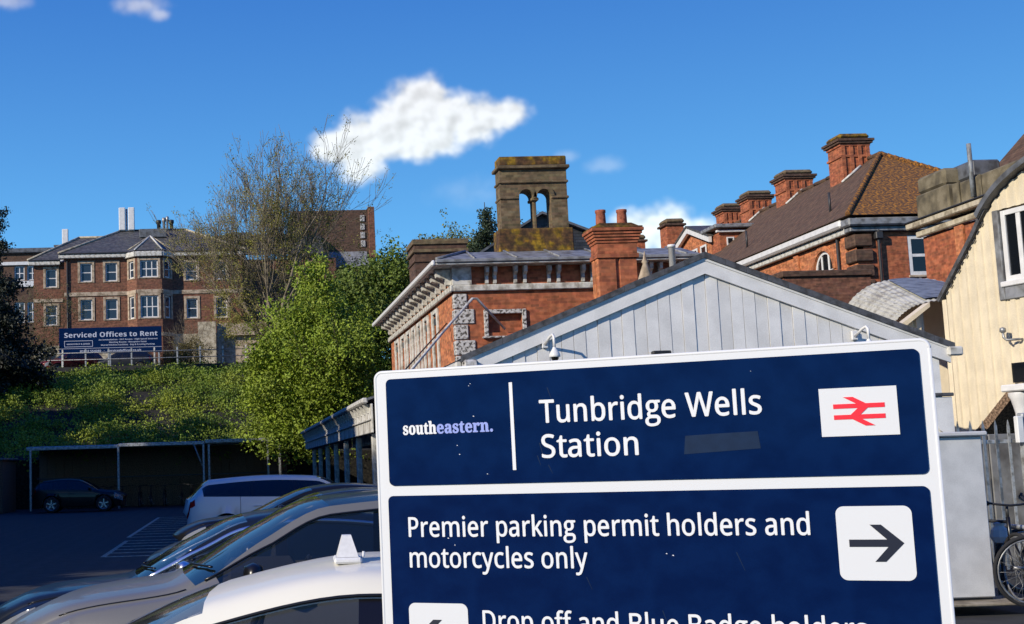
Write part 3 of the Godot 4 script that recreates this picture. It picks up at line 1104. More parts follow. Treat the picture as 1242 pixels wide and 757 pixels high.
# ------------------------------------------------------------------ roofs and parapets behind the belfry
func roofs_behind() -> void:
	var t := place("slate_roofed_hall", "hall with dark slate gable roof behind the belfry", "building", Vector3(11.5, 0, -52))
	var st := S()
	prism(st, PackedVector2Array([Vector2(9.2, 0), Vector2(16.9, 0), Vector2(16.9, 9.6), Vector2(12.5, 11.4), Vector2(9.2, 9.4)]), -60, -50)
	obj("wall", st, M.slate_dark, t)
	for s in [[8.9, 9.22, 12.5, 11.42], [12.5, 11.42, 17.3, 9.46]]:
		st = S()
		prism(st, PackedVector2Array([Vector2(s[0], s[1]), Vector2(s[2], s[3]), Vector2(s[2], s[3] + 0.1), Vector2(s[0], s[1] + 0.1)]), -60, -49.7)
		obj("roof", st, M.lead_dark, t)
	var w := place("brick_parapet", "long dark brick parapet with projecting coping left of the belfry", "wall", Vector3(7.4, 0, -44.5))
	st = S()
	bx(st, 6.48, 8.3, 0, 9.0, -45.5, -44.0)
	obj("wall", st, M.brick_dark, w)
	for q in [[9.002, 9.12, 0.06, 0], [9.122, 9.28, 0.0, 1], [9.282, 9.47, 0.06, 0], [8.66, 8.72, 0.03, 1]]:
		st = S()
		bx(st, 6.46 - q[2], 8.32 + q[2], q[0], q[1], -45.52 - q[2], -43.98 + q[2], 0.015)
		obj("coping_course", st, M.brick_dark if q[3] else M.brick_grimy, w)
	var m := place("lead_roof_block", "low block with a grey metal roof beside the brick chimney", "building", Vector3(13.8, 0, -40))
	st = S()
	bx(st, 12.4, 14.6, 0, 7.65, -44, -39.7)
	obj("wall", st, M.lead_dark, m)
	st = S()
	prism(st, PackedVector2Array([Vector2(-39.4, 7.65), Vector2(-39.4, 7.72), Vector2(-41, 8.3), Vector2(-44, 8.3), Vector2(-44, 7.65)]), 0, 2.5, Transform3D(Basis(Vector3(0, 0, 1), Vector3(0, 1, 0), Vector3(-1, 0, 0)), Vector3(14.75, 0, 0)))
	obj("roof", st, M.lead, m)
	for k in 4:
		st = S()
		tube(st, [Vector3(12.4 + k * 0.68, 7.75, -39.42), Vector3(12.4 + k * 0.68, 8.31, -41.0)], 0.03, 6)
		obj("lead_roll", st, M.lead, m)
	var f := place("roof_finial", "pale cone finial poking over the grey gable slope", "finial", Vector3(9.0, 0, -26))
	st = S()
	var fx := Transform3D(Basis.IDENTITY, Vector3(8.74, 0, -26.3))
	lathe(st, [Vector2(0.22, 4.9), Vector2(0.2, 5.3), Vector2(0.05, 5.72), Vector2(0.075, 5.76), Vector2(0.04, 5.82), Vector2(0.008, 5.98), Vector2(0, 5.99)], 14, fx)
	lathe(st, [Vector2(0.22, 0), Vector2(0.22, 4.9)], 14, fx)
	obj("cone", st, M.stone, f)
	var p := place("vent_pipe", "short white vent pipe behind the gable apex", "pipe", Vector3(9.2, 0, -26))
	st = S()
	var px := Transform3D(Basis.IDENTITY, Vector3(9.22, 0, -26.0))
	lathe(st, [Vector2(0.07, 0), Vector2(0.07, 6.0), Vector2(0.085, 6.0), Vector2(0.085, 6.06), Vector2(0.0, 6.06)], 12, px)
	obj("pipe", st, M.white, p)


func chimney(label: String, x0: float, x1: float, z0: float, z1: float, yb: float, yt: float, parts := 3) -> void:
	var t := place("roof_chimney", label, "chimney", Vector3((x0 + x1) / 2, yb, (z0 + z1) / 2), "chimneys of the brown tiled roof")
	var st := S()
	var h := yt - yb
	bx(st, x0 + 0.1, x1 - 0.1, yb, yt - 0.62, z0 + 0.1, z1 - 0.1, 0.01)
	obj("shaft", st, M.brick_red, t)
	for k in parts + 1:
		var xa := lerpf(x0 + 0.1, x1 - 0.28, float(k) / parts)
		st = S()
		bx(st, xa, xa + 0.18, yb, yt - 0.62, z1 - 0.098, z1 - 0.03, 0.006)
		obj("rib", st, M.brick_red, t)
	for q in [[yt - 1.15, yt - 1.04, 0.06], [yt - 0.618, yt - 0.5, 0.05], [yt - 0.498, yt - 0.40, 0.14], [yt - 0.398, yt - 0.28, 0.2]]:
		st = S()
		bx(st, x0 + 0.1 - q[2], x1 - 0.1 + q[2], q[0], q[1], z0 + 0.1 - q[2], z1 - 0.1 + q[2], 0.01)
		obj("corbel_course", st, M.brick_red if q[2] < 0.14 else M.brick_dark, t)
	st = S()
	bx(st, x0 + 0.03, x1 - 0.03, yt - 0.278, yt, z0 + 0.05, z1 - 0.05, 0.12)
	obj("cap", st, M.brick_moss if label.contains("lichen") else M.brick_grimy, t)


# ------------------------------------------------------------------ large brick building under a hipped tile roof
func hip_building() -> void:
	var x0 := 25.3
	var x1 := 33.5
	var zf := -50.0
	var zb := -92.0
	var ye := 11.05
	var t := place("hipped_brick_building", "tall red brick building with brown hipped tile roof and quoins", "building", Vector3(29, 0, -70))
	var left := Transform3D(FACE_LEFT, Vector3(x0, 0, 0))
	var front := Transform3D(Basis.IDENTITY, Vector3(0, 0, zf))
	var win := Rect2(27.42, 8.62, 1.86, 1.62)
	var st := S()
	wall(st, x0, x1, 0, 10.4, [win], 0.14, front)
	obj("front_wall", st, M.brick_red, t)
	window(t, win, front, 2, 2, M.white, M.glass_dark, 0.15, 0.12, 0.06, M.stone)
	# left wall with arched windows
	var arches := [[-52.95, 0.88], [-58.0, 0.62], [-63.0, 0.88], [-68.0, 0.62]]
	st = S()
	var holes := []
	for a in arches:
		holes.append(Rect2(a[0] - a[1], 8.0, 2 * a[1], 1.25))
	wall(st, zb, zf, 0, 9.25, holes, 0.16, left)
	var zz := zf
	for a in arches + [[zb, 0.0]]:
		var lo: float = a[0] + a[1]
		prism(st, PackedVector2Array([Vector2(lo, 9.25), Vector2(zz, 9.25), Vector2(zz, 10.4), Vector2(lo, 10.4)]), -0.28, 0.0, left)
		if a[1] > 0:
			var p := PackedVector2Array([Vector2(a[0] + a[1], 10.4), Vector2(a[0] - a[1], 10.4)])
			p.append_array(arc(Vector2(a[0], 9.25), a[1], PI, 0, 14))
			prism(st, p, -0.28, 0.0, left)
		zz = a[0] - a[1]
	obj("side_wall", st, M.brick_red_sunlit, t)
	for a in arches:
		# arched frame with bars and panes
		st = S()
		var c := Vector2(a[0], 9.25)
		var rr: float = a[1]
		var ring := arc(c, rr, 0, PI, 14)
		ring.append_array(arc(c, rr - 0.12, PI, 0, 14))
		prism(st, ring, -0.14, -0.06, left)
		for q in [[-rr, -rr + 0.12], [rr - 0.12, rr], [-0.36, -0.26], [0.26, 0.36]]:
			bx(st, c.x + q[0], c.x + q[1], 8.0, 9.25 + (0.0 if absf(q[0]) > 0.5 or rr < 0.7 else sqrt(maxf(0, (rr - 0.08) ** 2 - 0.09))), -0.13, -0.07, 0.008, left)
		bx(st, c.x - rr + 0.12, c.x + rr - 0.12, 9.2, 9.3, -0.12, -0.065, 0.008, left)
		bx(st, c.x - rr + 0.12, c.x + rr - 0.12, 8.0, 8.12, -0.12, -0.065, 0.008, left)
		var f := obj("arched_window", st, M.white, t)
		st = S()
		var pg := arc(c, rr - 0.05, 0, PI, 14)
		pg.append(Vector2(c.x - rr + 0.05, 8.0))
		pg.append(Vector2(c.x + rr - 0.05, 8.0))
		prism(st, pg, -0.115, -0.105, left)
		obj("pane", st, M.glass_dark, f)
		st = S()
		var hood := arc(c, rr + 0.26, 0, PI, 14)
		hood.append_array(arc(c, rr + 0.02, PI, 0, 14))
		prism(st, hood, 0.004, 0.05, left)
		obj("arch_hood", st, M.brick_red_sunlit, t)
	# thin brick pilasters on the side wall
	for z in [-50.9, -55.4, -60.5, -65.5]:
		st = S()
		bx(st, z - 0.22, z + 0.22, 0, 10.39, 0.004, 0.09, 0.01, left)
		obj("pilaster", st, M.brick_red_sunlit, t)
	# rusticated quoins
	for k in 15:
		var y := 10.35 - (k + 1) * 0.62
		st = S()
		bx(st, x0 - 0.14, x0 + 0.62, y + 0.10, y + 0.60, zf - 0.72, zf + 0.14, 0.04)
		obj("quoin", st, M.brick_dark, t)
	# eaves: deep white cornice on the front, gutter along the side
	st = S()
	bx(st, x0 - 0.32, x1 + 0.4, 10.42, 10.62, zf - 0.3, zf + 0.25, 0.03)
	bx(st, x0 - 0.46, x1 + 0.4, 10.622, 10.95, zf - 0.3, zf + 0.45, 0.06)
	obj("front_cornice", st, M.lead, t)
	st = S()
	bx(st, zb, zf - 0.31, 10.42, 10.66, 0.004, 0.26, 0.03, left)
	obj("side_cornice", st, M.white_old, t)
	st = S()
	bx(st, zb, zf - 0.31, 10.68, 11.0, 0.1, 0.5, 0.08, left)
	obj("side_gutter", st, M.white, t)
	st = S()
	tube(st, [Vector3(26.15, 10.5, zf + 0.2), Vector3(26.15, 10.1, zf + 0.16), Vector3(26.15, 0, zf + 0.16)], 0.06, 8)
	bx(st, 26.0, 26.3, 10.1, 10.4, zf + 0.05, zf + 0.3, 0.03)
	obj("downpipe", st, M.iron, t)
	st = S()
	tube(st, [Vector3(x0 - 0.1, 10.4, -51.4), Vector3(x0 - 0.1, 0, -51.4)], 0.06, 8)
	obj("downpipe", st, M.iron, t)
	# roof
	var a := Vector3(x0 - 0.5, ye, zf + 0.5)
	var b := Vector3(x1 + 0.5, ye, zf + 0.5)
	var r0 := Vector3(30.0, 15.15, -56.4)
	var r1 := Vector3(30.0, 15.15, zb)
	st = S()
	quad(st, Vector3(a.x, ye, zb), a, r0, r1)
	quad(st, b, Vector3(b.x, ye, zb), r1, r0)
	quad(st, a, Vector3(a.x, ye, zb), Vector3(b.x, ye, zb), b)
	tri(st, Vector3(a.x, ye, zb), r1, Vector3(b.x, ye, zb))
	obj("tile_roof", st, M.tile_brown, t)
	st = S()
	tri(st, a, b, r0)
	obj("hip_end", st, M.tile_lichen, t, "hip end thick with orange lichen")
	for q in [[a, r0], [b, r0], [r0, r1]]:
		st = S()
		var n := 26
		for k in n:
			var p0: Vector3 = q[0].lerp(q[1], float(k) / n)
			var p1: Vector3 = q[0].lerp(q[1], float(k + 1) / n - 0.006)
			tube(st, [p0 + Vector3(0, 0.03, 0), p1 + Vector3(0, 0.06, 0)], 0.11, 7)
		obj("ridge_tiles", st, M.tile_brown if q[0] == r0 else M.tile_lichen, t)
	for k in 3:
		st = S()
		tube(st, [Vector3(x0 + 0.6, 11.8, -53.2 - k * 9.0), Vector3(x0 + 0.6, 12.75, -53.2 - k * 9.0)], 0.05, 6)
		obj("vent_pipe", st, M.iron, t)
	# chimneys on the slope, with pale flashing at the foot
	chimney("brick chimney nearest the lichen-covered hip end, mossy cap", 28.62, 30.18, -58.9, -57.4, 12.6, 16.45)
	chimney("second brick chimney along the ridge, behind the hip end", 29.30, 30.95, -66.5, -65.0, 13.0, 16.5)
	chimney("third brick chimney, standing before the last one on ridge", 29.35, 30.85, -71.4, -70.0, 12.6, 16.48)
	chimney("last and farthest brick chimney of the long tiled ridge", 29.30, 30.55, -75.0, -73.6, 12.6, 16.5)
	for q in [[28.55, -57.25, 12.35], [29.25, -64.85, 12.9], [29.3, -69.85, 12.9]]:
		st = S()
		var d := Vector3(0.78, 0.63, 0)
		var p0 := Vector3(q[0], 11.05 + (q[0] - 24.8) * 0.788 + 0.06, q[1])
		tube(st, [p0, p0 + d * 1.2], 0.07, 5)
		obj("flashing", st, M.white_old, t)
	# low brick parapet before the side wall
	var w := place("flat_brick_block", "flat-topped brick block with dark coping under the arched window", "wall", Vector3(23.7, 0, -49.5))
	st = S()
	bx(st, 21.6, 25.05, 0, 8.45, -49.8, -48.6)
	obj("wall", st, M.brick_brown, w)
	st = S()
	bx(st, 21.5, 25.1, 8.452, 8.7, -49.9, -48.5, 0.03)
	obj("coping", st, M.brick_dark, w)
	# gabled house beyond
	var g := place("gabled_house", "small brick house with white bargeboards between the chimneys", "house", Vector3(26.6, 0, -72))
	st = S()
	prism(st, PackedVector2Array([Vector2(-76.2, 0), Vector2(-69.7, 0), Vector2(-69.7, 13.7), Vector2(-72.6, 14.75), Vector2(-76.2, 13.6)]), -3.0, 0.0, Transform3D(FACE_LEFT, Vector3(27.0, 0, 0)))
	obj("wall", st, M.brick_red_sunlit, g)
	for s in [[-76.8, 13.45, -72.6, 14.85], [-72.6, 14.85, -69.3, 13.75]]:
		st = S()
		prism(st, PackedVector2Array([Vector2(s[0], s[1] - 0.32), Vector2(s[2], s[3] - 0.32), Vector2(s[2], s[3]), Vector2(s[0], s[1])]), 0.12, 0.3, Transform3D(FACE_LEFT, Vector3(27.0, 0, 0)))
		obj("barge_board", st, M.white, g)
		st = S()
		prism(st, PackedVector2Array([Vector2(s[0], s[1] + 0.003), Vector2(s[2], s[3] + 0.003), Vector2(s[2], s[3] + 0.12), Vector2(s[0], s[1] + 0.12)]), -4.2, 0.36, Transform3D(FACE_LEFT, Vector3(27.0, 0, 0)))
		obj("roof", st, M.slate, g)
	st = S()
	bx(st, 27.0, 29.6, 0, 14.0, -69.6, -68.4)
	obj("wing_wall", st, M.brick_red, g)
	st = S()
	bx(st, 26.6, 29.9, 14.0, 14.22, -70.2, -68.0, 0.04)
	obj("wing_cornice", st, M.lead, g)
	st = S()
	bx(st, 26.75, 29.9, 13.78, 13.9, -68.38, -68.2, 0.02)
	obj("wing_moulding", st, M.white, g)
	var wf := Transform3D(Basis.IDENTITY, Vector3(0, 0, -68.39))
	window(g, Rect2(27.35, 12.75, 0.42, 0.78), wf, 1, 2, M.white, M.glass_dark, 0.07, 0.04, 0.0, M.white)
	for z in [-71.2, -72.6]:
		window(g, Rect2(z, 12.2, 0.9, 1.3), Transform3D(FACE_LEFT, Vector3(26.95, 0, 0)), 1, 2, M.white, M.glass_dark, 0.12, 0.05, 0.0)
	for q in [[24.2, 25.6, -77.5, -76.4, 13.4, 15.2, "squat dark chimney left of the white bargeboard gable"], [26.25, 27.55, -76.2, -75.0, 13.6, 15.9, "squat dark chimney rising over the white bargeboard gable"]]:
		var c := place("low_chimney", q[6], "chimney", Vector3(q[0], 0, q[2]), "chimneys of the gabled house")
		st = S()
		bx(st, q[0] + 0.12, q[1] - 0.12, 0, q[5] - 0.45, q[2], q[3], 0.01)
		obj("shaft", st, M.brick_red, c)
		st = S()
		bx(st, q[0] - 0.02, q[1] + 0.02, q[5] - 0.448, q[5] - 0.32, q[2] - 0.1, q[3] + 0.1, 0.02)
		obj("corbel_course", st, M.brick_dark, c)
		st = S()
		bx(st, q[0] + 0.06, q[1] - 0.06, q[5] - 0.318, q[5], q[2] - 0.05, q[3] + 0.05, 0.12)
		obj("cap", st, M.brick_grimy, c)


# ------------------------------------------------------------------ concrete parapet building
func parapet_building() -> void:
	var X := 20.0
	var t := place("concrete_parapet_building", "red brick building with mossy concrete parapet and flue", "building", Vector3(23, 0, -32))
	var left := Transform3D(FACE_LEFT, Vector3(X, 0, 0))
	var st := S()
	bx(st, X, 30, 0, 7.72, -35.6, -20)
	obj("wall", st, M.brick_red, t)
	st = S()
	bx(st, -33.9, -33.5, 0, 7.70, 0.004, 0.08, 0.01, left)
	obj("pilaster", st, M.brick_red_sunlit, t)
	st = S()
	bx(st, -35.75, -20, 7.722, 7.9, 0.003, 0.14, 0.03, left)
	bx(st, -35.95, -20, 7.98, 8.16, 0.003, 0.32, 0.03, left)
	obj("cornice", st, M.stone_pale, t)
	st = S()
	bx(st, -36.0, -20, 8.162, 8.2, -0.3, 0.36, 0.01, left)
	obj("gutter", st, M.iron, t)
	st = S()
	bx(st, X - 0.05, X + 0.5, 8.2, 8.86, -33.75, -20, 0.04)
	obj("parapet", st, M.concrete, t)
	st = S()
	bx(st, X - 0.16, X + 1.0, 8.2, 8.92, -35.55, -33.9, 0.05)
	bx(st, X - 0.12, X + 0.95, 8.921, 9.42, -35.5, -34.1, 0.08)
	obj("corner_block", st, M.concrete, t)
	st = S()
	bx(st, X + 0.3, X + 1.1, 9.0, 9.47, -34.6, -33.4, 0.05)
	obj("roof_box", st, M.lead_dark, t)
	st = S()
	bx(st, -33.75, -33.45, 8.21, 8.86, 0.052, 0.12, 0.02, left)
	bx(st, -32.6, -32.45, 8.21, 8.86, 0.052, 0.09, 0.02, left)
	obj("buttress", st, M.concrete, t)
	st = S()
	tube(st, [Vector3(X - 0.14, 8.3, -32.75), Vector3(X - 0.14, 9.75, -32.75)], 0.06, 8)
	obj("flue", st, M.flashing, t)
	# tiled slope rising behind the parapet
	st = S()
	quad(st, Vector3(20.6, 8.4, -34.6), Vector3(20.6, 8.4, -20), Vector3(25.0, 12.9, -20), Vector3(25.0, 12.9, -34.6))
	quad(st, Vector3(25.0, 12.9, -34.6), Vector3(25.0, 12.9, -20), Vector3(29.4, 8.4, -20), Vector3(29.4, 8.4, -34.6))
	tri(st, Vector3(20.6, 8.4, -34.6), Vector3(25.0, 12.9, -34.6), Vector3(29.4, 8.4, -34.6))
	obj("tile_roof", st, M.tile_brown, t)


# a corrugated sheet standing in x, y (ribs upright) clipped to a polygon given by its upper and lower edge
func ribbed(st: SurfaceTool, x0: float, x1: float, lo: Callable, hi: Callable, pitch: float, deep: float, xf: Transform3D) -> void:
	st.set_smooth_group(-1)
	var prof := [[0.0, 0.0], [0.42, 0.0], [0.5, 1.0], [0.92, 1.0], [1.0, 0.0]]
	var x := x0
	while x < x1:
		for k in 4:
			var a := minf(x + prof[k][0] * pitch, x1)
			var b := minf(x + prof[k + 1][0] * pitch, x1)
			if b - a < 1e-4:
				continue
			var za: float = -prof[k][1] * deep
			var zb: float = -prof[k + 1][1] * deep
			quad(st, xf * Vector3(a, lo.call(a), za), xf * Vector3(b, lo.call(b), zb), xf * Vector3(b, hi.call(b), zb), xf * Vector3(a, hi.call(a), za))
		x += pitch


# ------------------------------------------------------------------ cream clad footbridge
func footbridge() -> void:
	var O := Vector3(12.406, 0, -21.6)
	var along := Vector3(0.21, 0, 0.978).normalized()
	var xf := Transform3D(Basis(along, Vector3.UP, along.cross(Vector3.UP)), O)
	var t := place("clad_footbridge", "cream corrugated covered stair with dark curved verge and white window", "footbridge", O)
	var tx := [-0.1, 0.0, 0.44, 0.84, 1.12, 1.37, 1.65, 1.95, 2.6, 3.4]
	var ty := [4.17, 4.28, 4.78, 5.23, 5.58, 5.80, 5.97, 6.10, 6.3, 6.4]
	var top := func(x: float) -> float:
		return pchip(tx, ty, x)
	var bot := func(x: float) -> float:
		return lerpf(1.92, 2.68, clampf((x - 0.45) / 0.9, 0, 1))
	var st := S()
	ribbed(st, 0.06, 0.45, func(_x): return 0.1, top, 0.195, 0.028, xf)
	ribbed(st, 0.45, 1.23, bot, top, 0.195, 0.028, xf)
	ribbed(st, 1.23, 2.6, bot, func(_x): return 4.06, 0.195, 0.028, xf)
	ribbed(st, 1.23, 3.4, func(_x): return 5.56, top, 0.195, 0.028, xf)
	ribbed(st, 2.6, 3.4, func(_x): return 2.68, func(_x): return 5.56, 0.195, 0.028, xf)
	obj("corrugated_wall", st, M.cream, t)
	st = S()
	var body := PackedVector2Array()
	for k in 25:
		var x := lerpf(0.0, 3.4, k / 24.0)
		body.append(Vector2(x, top.call(x) - 0.02))
	body.append_array(PackedVector2Array([Vector2(3.4, 2.72), Vector2(1.36, 2.72), Vector2(0.47, 1.97), Vector2(0.0, 1.97)]))
	prism(st, body, -2.4, -0.14, xf)
	obj("inner_wall", st, M.cream_pale, t)
	st = S()
	bx(st, -0.04, 0.055, 0.1, 4.24, -0.09, 0.02, 0.01, xf)
	obj("corner_trim", st, M.cream_pale, t)
	# verge following the roof edge
	var pts := PackedVector2Array()
	for k in 15:
		var x := lerpf(-0.06, 1.14, k / 14.0)
		pts.append(Vector2(x - 0.045, top.call(x) + 0.05))
	for k in range(14, -1, -1):
		var x := lerpf(-0.06, 1.14, k / 14.0)
		pts.append(Vector2(x + 0.005, top.call(x) - 0.005))
	st = S()
	prism(st, pts, -2.4, 0.07, xf)
	obj("lower_verge", st, M.verge, t)
	st = S()
	pts = PackedVector2Array()
	for k in 25:
		var x := lerpf(1.02, 3.4, k / 24.0)
		pts.append(Vector2(x - 0.04, top.call(x) + 0.10))
	for k in range(24, -1, -1):
		var x := lerpf(1.02, 3.4, k / 24.0)
		pts.append(Vector2(x, top.call(x) + 0.02))
	prism(st, pts, -2.4, 0.14, xf)
	obj("upper_verge", st, M.lead_dark, t)
	for k in 10:
		var x := 0.1 + k * 0.1
		st = S()
		box(st, Vector3.ZERO, Vector3(0.07, 0.022, 0.02), 0.004, xf * Transform3D(Basis(Vector3(0, 0, 1), 0.84), Vector3(x, top.call(x) - 0.045, 0.012)))
		obj("filler_block", st, M.verge, t)
	# window with lead surround
	st = S()
	bx(st, 1.235, 1.355, 4.06, 5.555, -0.1, 0.03, 0.01, xf)
	bx(st, 1.36, 2.6, 4.06, 4.33, -0.1, 0.026, 0.01, xf)
	obj("lead_surround", st, M.lead, t)
	window(t, Rect2(1.37, 4.36, 0.98, 1.17), xf, 3, 1, M.white, M.glass_dark, 0.085, 0.085, 0.06, M.white)
	# underside of the flight and the shaded space below
	st = S()
	prism(st, PackedVector2Array([Vector2(0.45, 1.915), Vector2(1.35, 2.67), Vector2(3.4, 2.67), Vector2(3.4, 2.54), Vector2(1.42, 2.54), Vector2(0.55, 1.80), Vector2(0.42, 1.78)]), -2.4, 0.05, xf)
	obj("stair_soffit", st, M.fence_timber, t)
	st = S()
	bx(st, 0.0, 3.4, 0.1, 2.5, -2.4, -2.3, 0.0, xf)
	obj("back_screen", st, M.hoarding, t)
	st = S()
	bx(st, 1.35, 2.0, 2.70, 3.02, 0.003, 0.03, 0.005, xf)
	obj("low_window", st, M.glass_dark, t)
	st = S()
	var cx := xf * Transform3D(Basis.IDENTITY, Vector3(1.62, 0, 0.16))
	lathe(st, [Vector2(0.11, 0.1), Vector2(0.10, 2.2), Vector2(0.12, 2.3), Vector2(0.15, 2.42), Vector2(0.18, 2.48), Vector2(0.18, 2.53)], 16, cx)
	bx(st, 1.40, 1.9, 2.545, 2.66, 0.052, 0.34, 0.02, xf)
	obj("column", st, M.white, t)
	var l := place("wall_lamp", "curved grey wall lamp arm on the cream cladding", "lamp", xf * Vector3(1.5, 3.4, 0.1))
	st = S()
	tube(st, [xf * Vector3(1.38, 3.52, 0.16), xf * Vector3(1.385, 3.44, 0.16), xf * Vector3(1.43, 3.39, 0.15), xf * Vector3(1.58, 3.39, 0.06), xf * Vector3(1.58, 3.39, -0.02)], 0.02, 8)
	obj("arm", st, M.steel, l)
	st = S()
	lathe(st, [Vector2(0.02, 0.0), Vector2(0.05, 0.02), Vector2(0.045, 0.08), Vector2(0.0, 0.10)], 12, Transform3D(Basis.IDENTITY, xf * Vector3(1.38, 3.51, 0.16)))
	obj("head", st, M.steel, l)
	# link building with a rounded ribbed roof coming down towards the stair
	var k2 := place("corrugated_link", "link building with rounded pale corrugated roof and blue-grey flashing", "building", Vector3(14, 0, -25))
	var back := [Vector2(13.24, 4.66), Vector2(13.55, 5.02), Vector2(14.0, 5.27), Vector2(14.5, 5.35), Vector2(15.0, 5.36), Vector2(15.6, 5.25), Vector2(16.2, 4.9)]
	var fore := [Vector2(11.95, 3.93), Vector2(12.15, 4.12), Vector2(12.42, 4.26), Vector2(12.8, 4.33), Vector2(13.2, 4.34), Vector2(13.8, 4.25), Vector2(14.4, 4.0)]
	var bu := []
	var bxx := []
	var byy := []
	var fxx := []
	var fyy := []
	for k in 7:
		bu.append(k / 6.0)
		bxx.append(back[k].x)
		byy.append(back[k].y)
		fxx.append(fore[k].x)
		fyy.append(fore[k].y)
	var skin := func(u: float, v: float, lift: float) -> Vector3:
		return Vector3(lerpf(pchip(bu, bxx, u), pchip(bu, fxx, u), v), lerpf(pchip(bu, byy, u), pchip(bu, fyy, u), v) + lift, lerpf(-27.0, -22.5, v))
	st = S()
	var n := 90
	for k in n:
		var u0 := float(k) / n
		var u1 := float(k + 1) / n
		var l0 := 0.014 if k % 4 < 2 else 0.0
		var l1 := 0.014 if (k + 1) % 4 < 2 else 0.0
		for j in 6:
			quad(st, skin.call(u0, j / 6.0, l0), skin.call(u0, (j + 1) / 6.0, l0), skin.call(u1, (j + 1) / 6.0, l1), skin.call(u1, j / 6.0, l1))
	obj("corrugated_roof", st, M.corrugated, k2)
	st = S()
	for k in 24:
		var u0 := lerpf(0.42, 0.86, k / 24.0)
		var u1 := lerpf(0.42, 0.86, (k + 1) / 24.0)
		var v0 := 0.05 + 0.3 * maxf(0.0, k / 24.0 - 0.35)
		var v1 := 0.05 + 0.3 * maxf(0.0, (k + 1) / 24.0 - 0.35)
		for j in 5:
			quad(st, skin.call(u0, lerpf(v0, 0.94, j / 5.0), 0.045), skin.call(u0, lerpf(v0, 0.94, (j + 1) / 5.0), 0.045), skin.call(u1, lerpf(v1, 0.94, (j + 1) / 5.0), 0.045), skin.call(u1, lerpf(v1, 0.94, j / 5.0), 0.045))
	obj("flashing", st, M.flashing, k2)
	st = S()
	bx(st, 13.5, 16.1, 0, 4.6, -26.9, -23.6)
	obj("wall", st, M.cream, k2)
	# battened cheek under the lower end of that roof
	st = S()
	ribbed(st, 11.75, 12.32, func(_x): return 0.1, func(x): return lerpf(3.72, 4.14, (x - 11.75) / 0.57), 0.2, 0.06, Transform3D(Basis.IDENTITY, Vector3(0, 0, -22.1)))
	obj("battened_cheek", st, M.cream_pale, t)
	st = S()
	prism(st, PackedVector2Array([Vector2(11.7, 3.70), Vector2(12.36, 4.17), Vector2(12.36, 4.25), Vector2(11.7, 3.80)]), -22.2, -21.98)
	obj("cheek_rail", st, M.cream_pale, t)


# ------------------------------------------------------------------ office block on the terrace
const TERRACE := 8.5


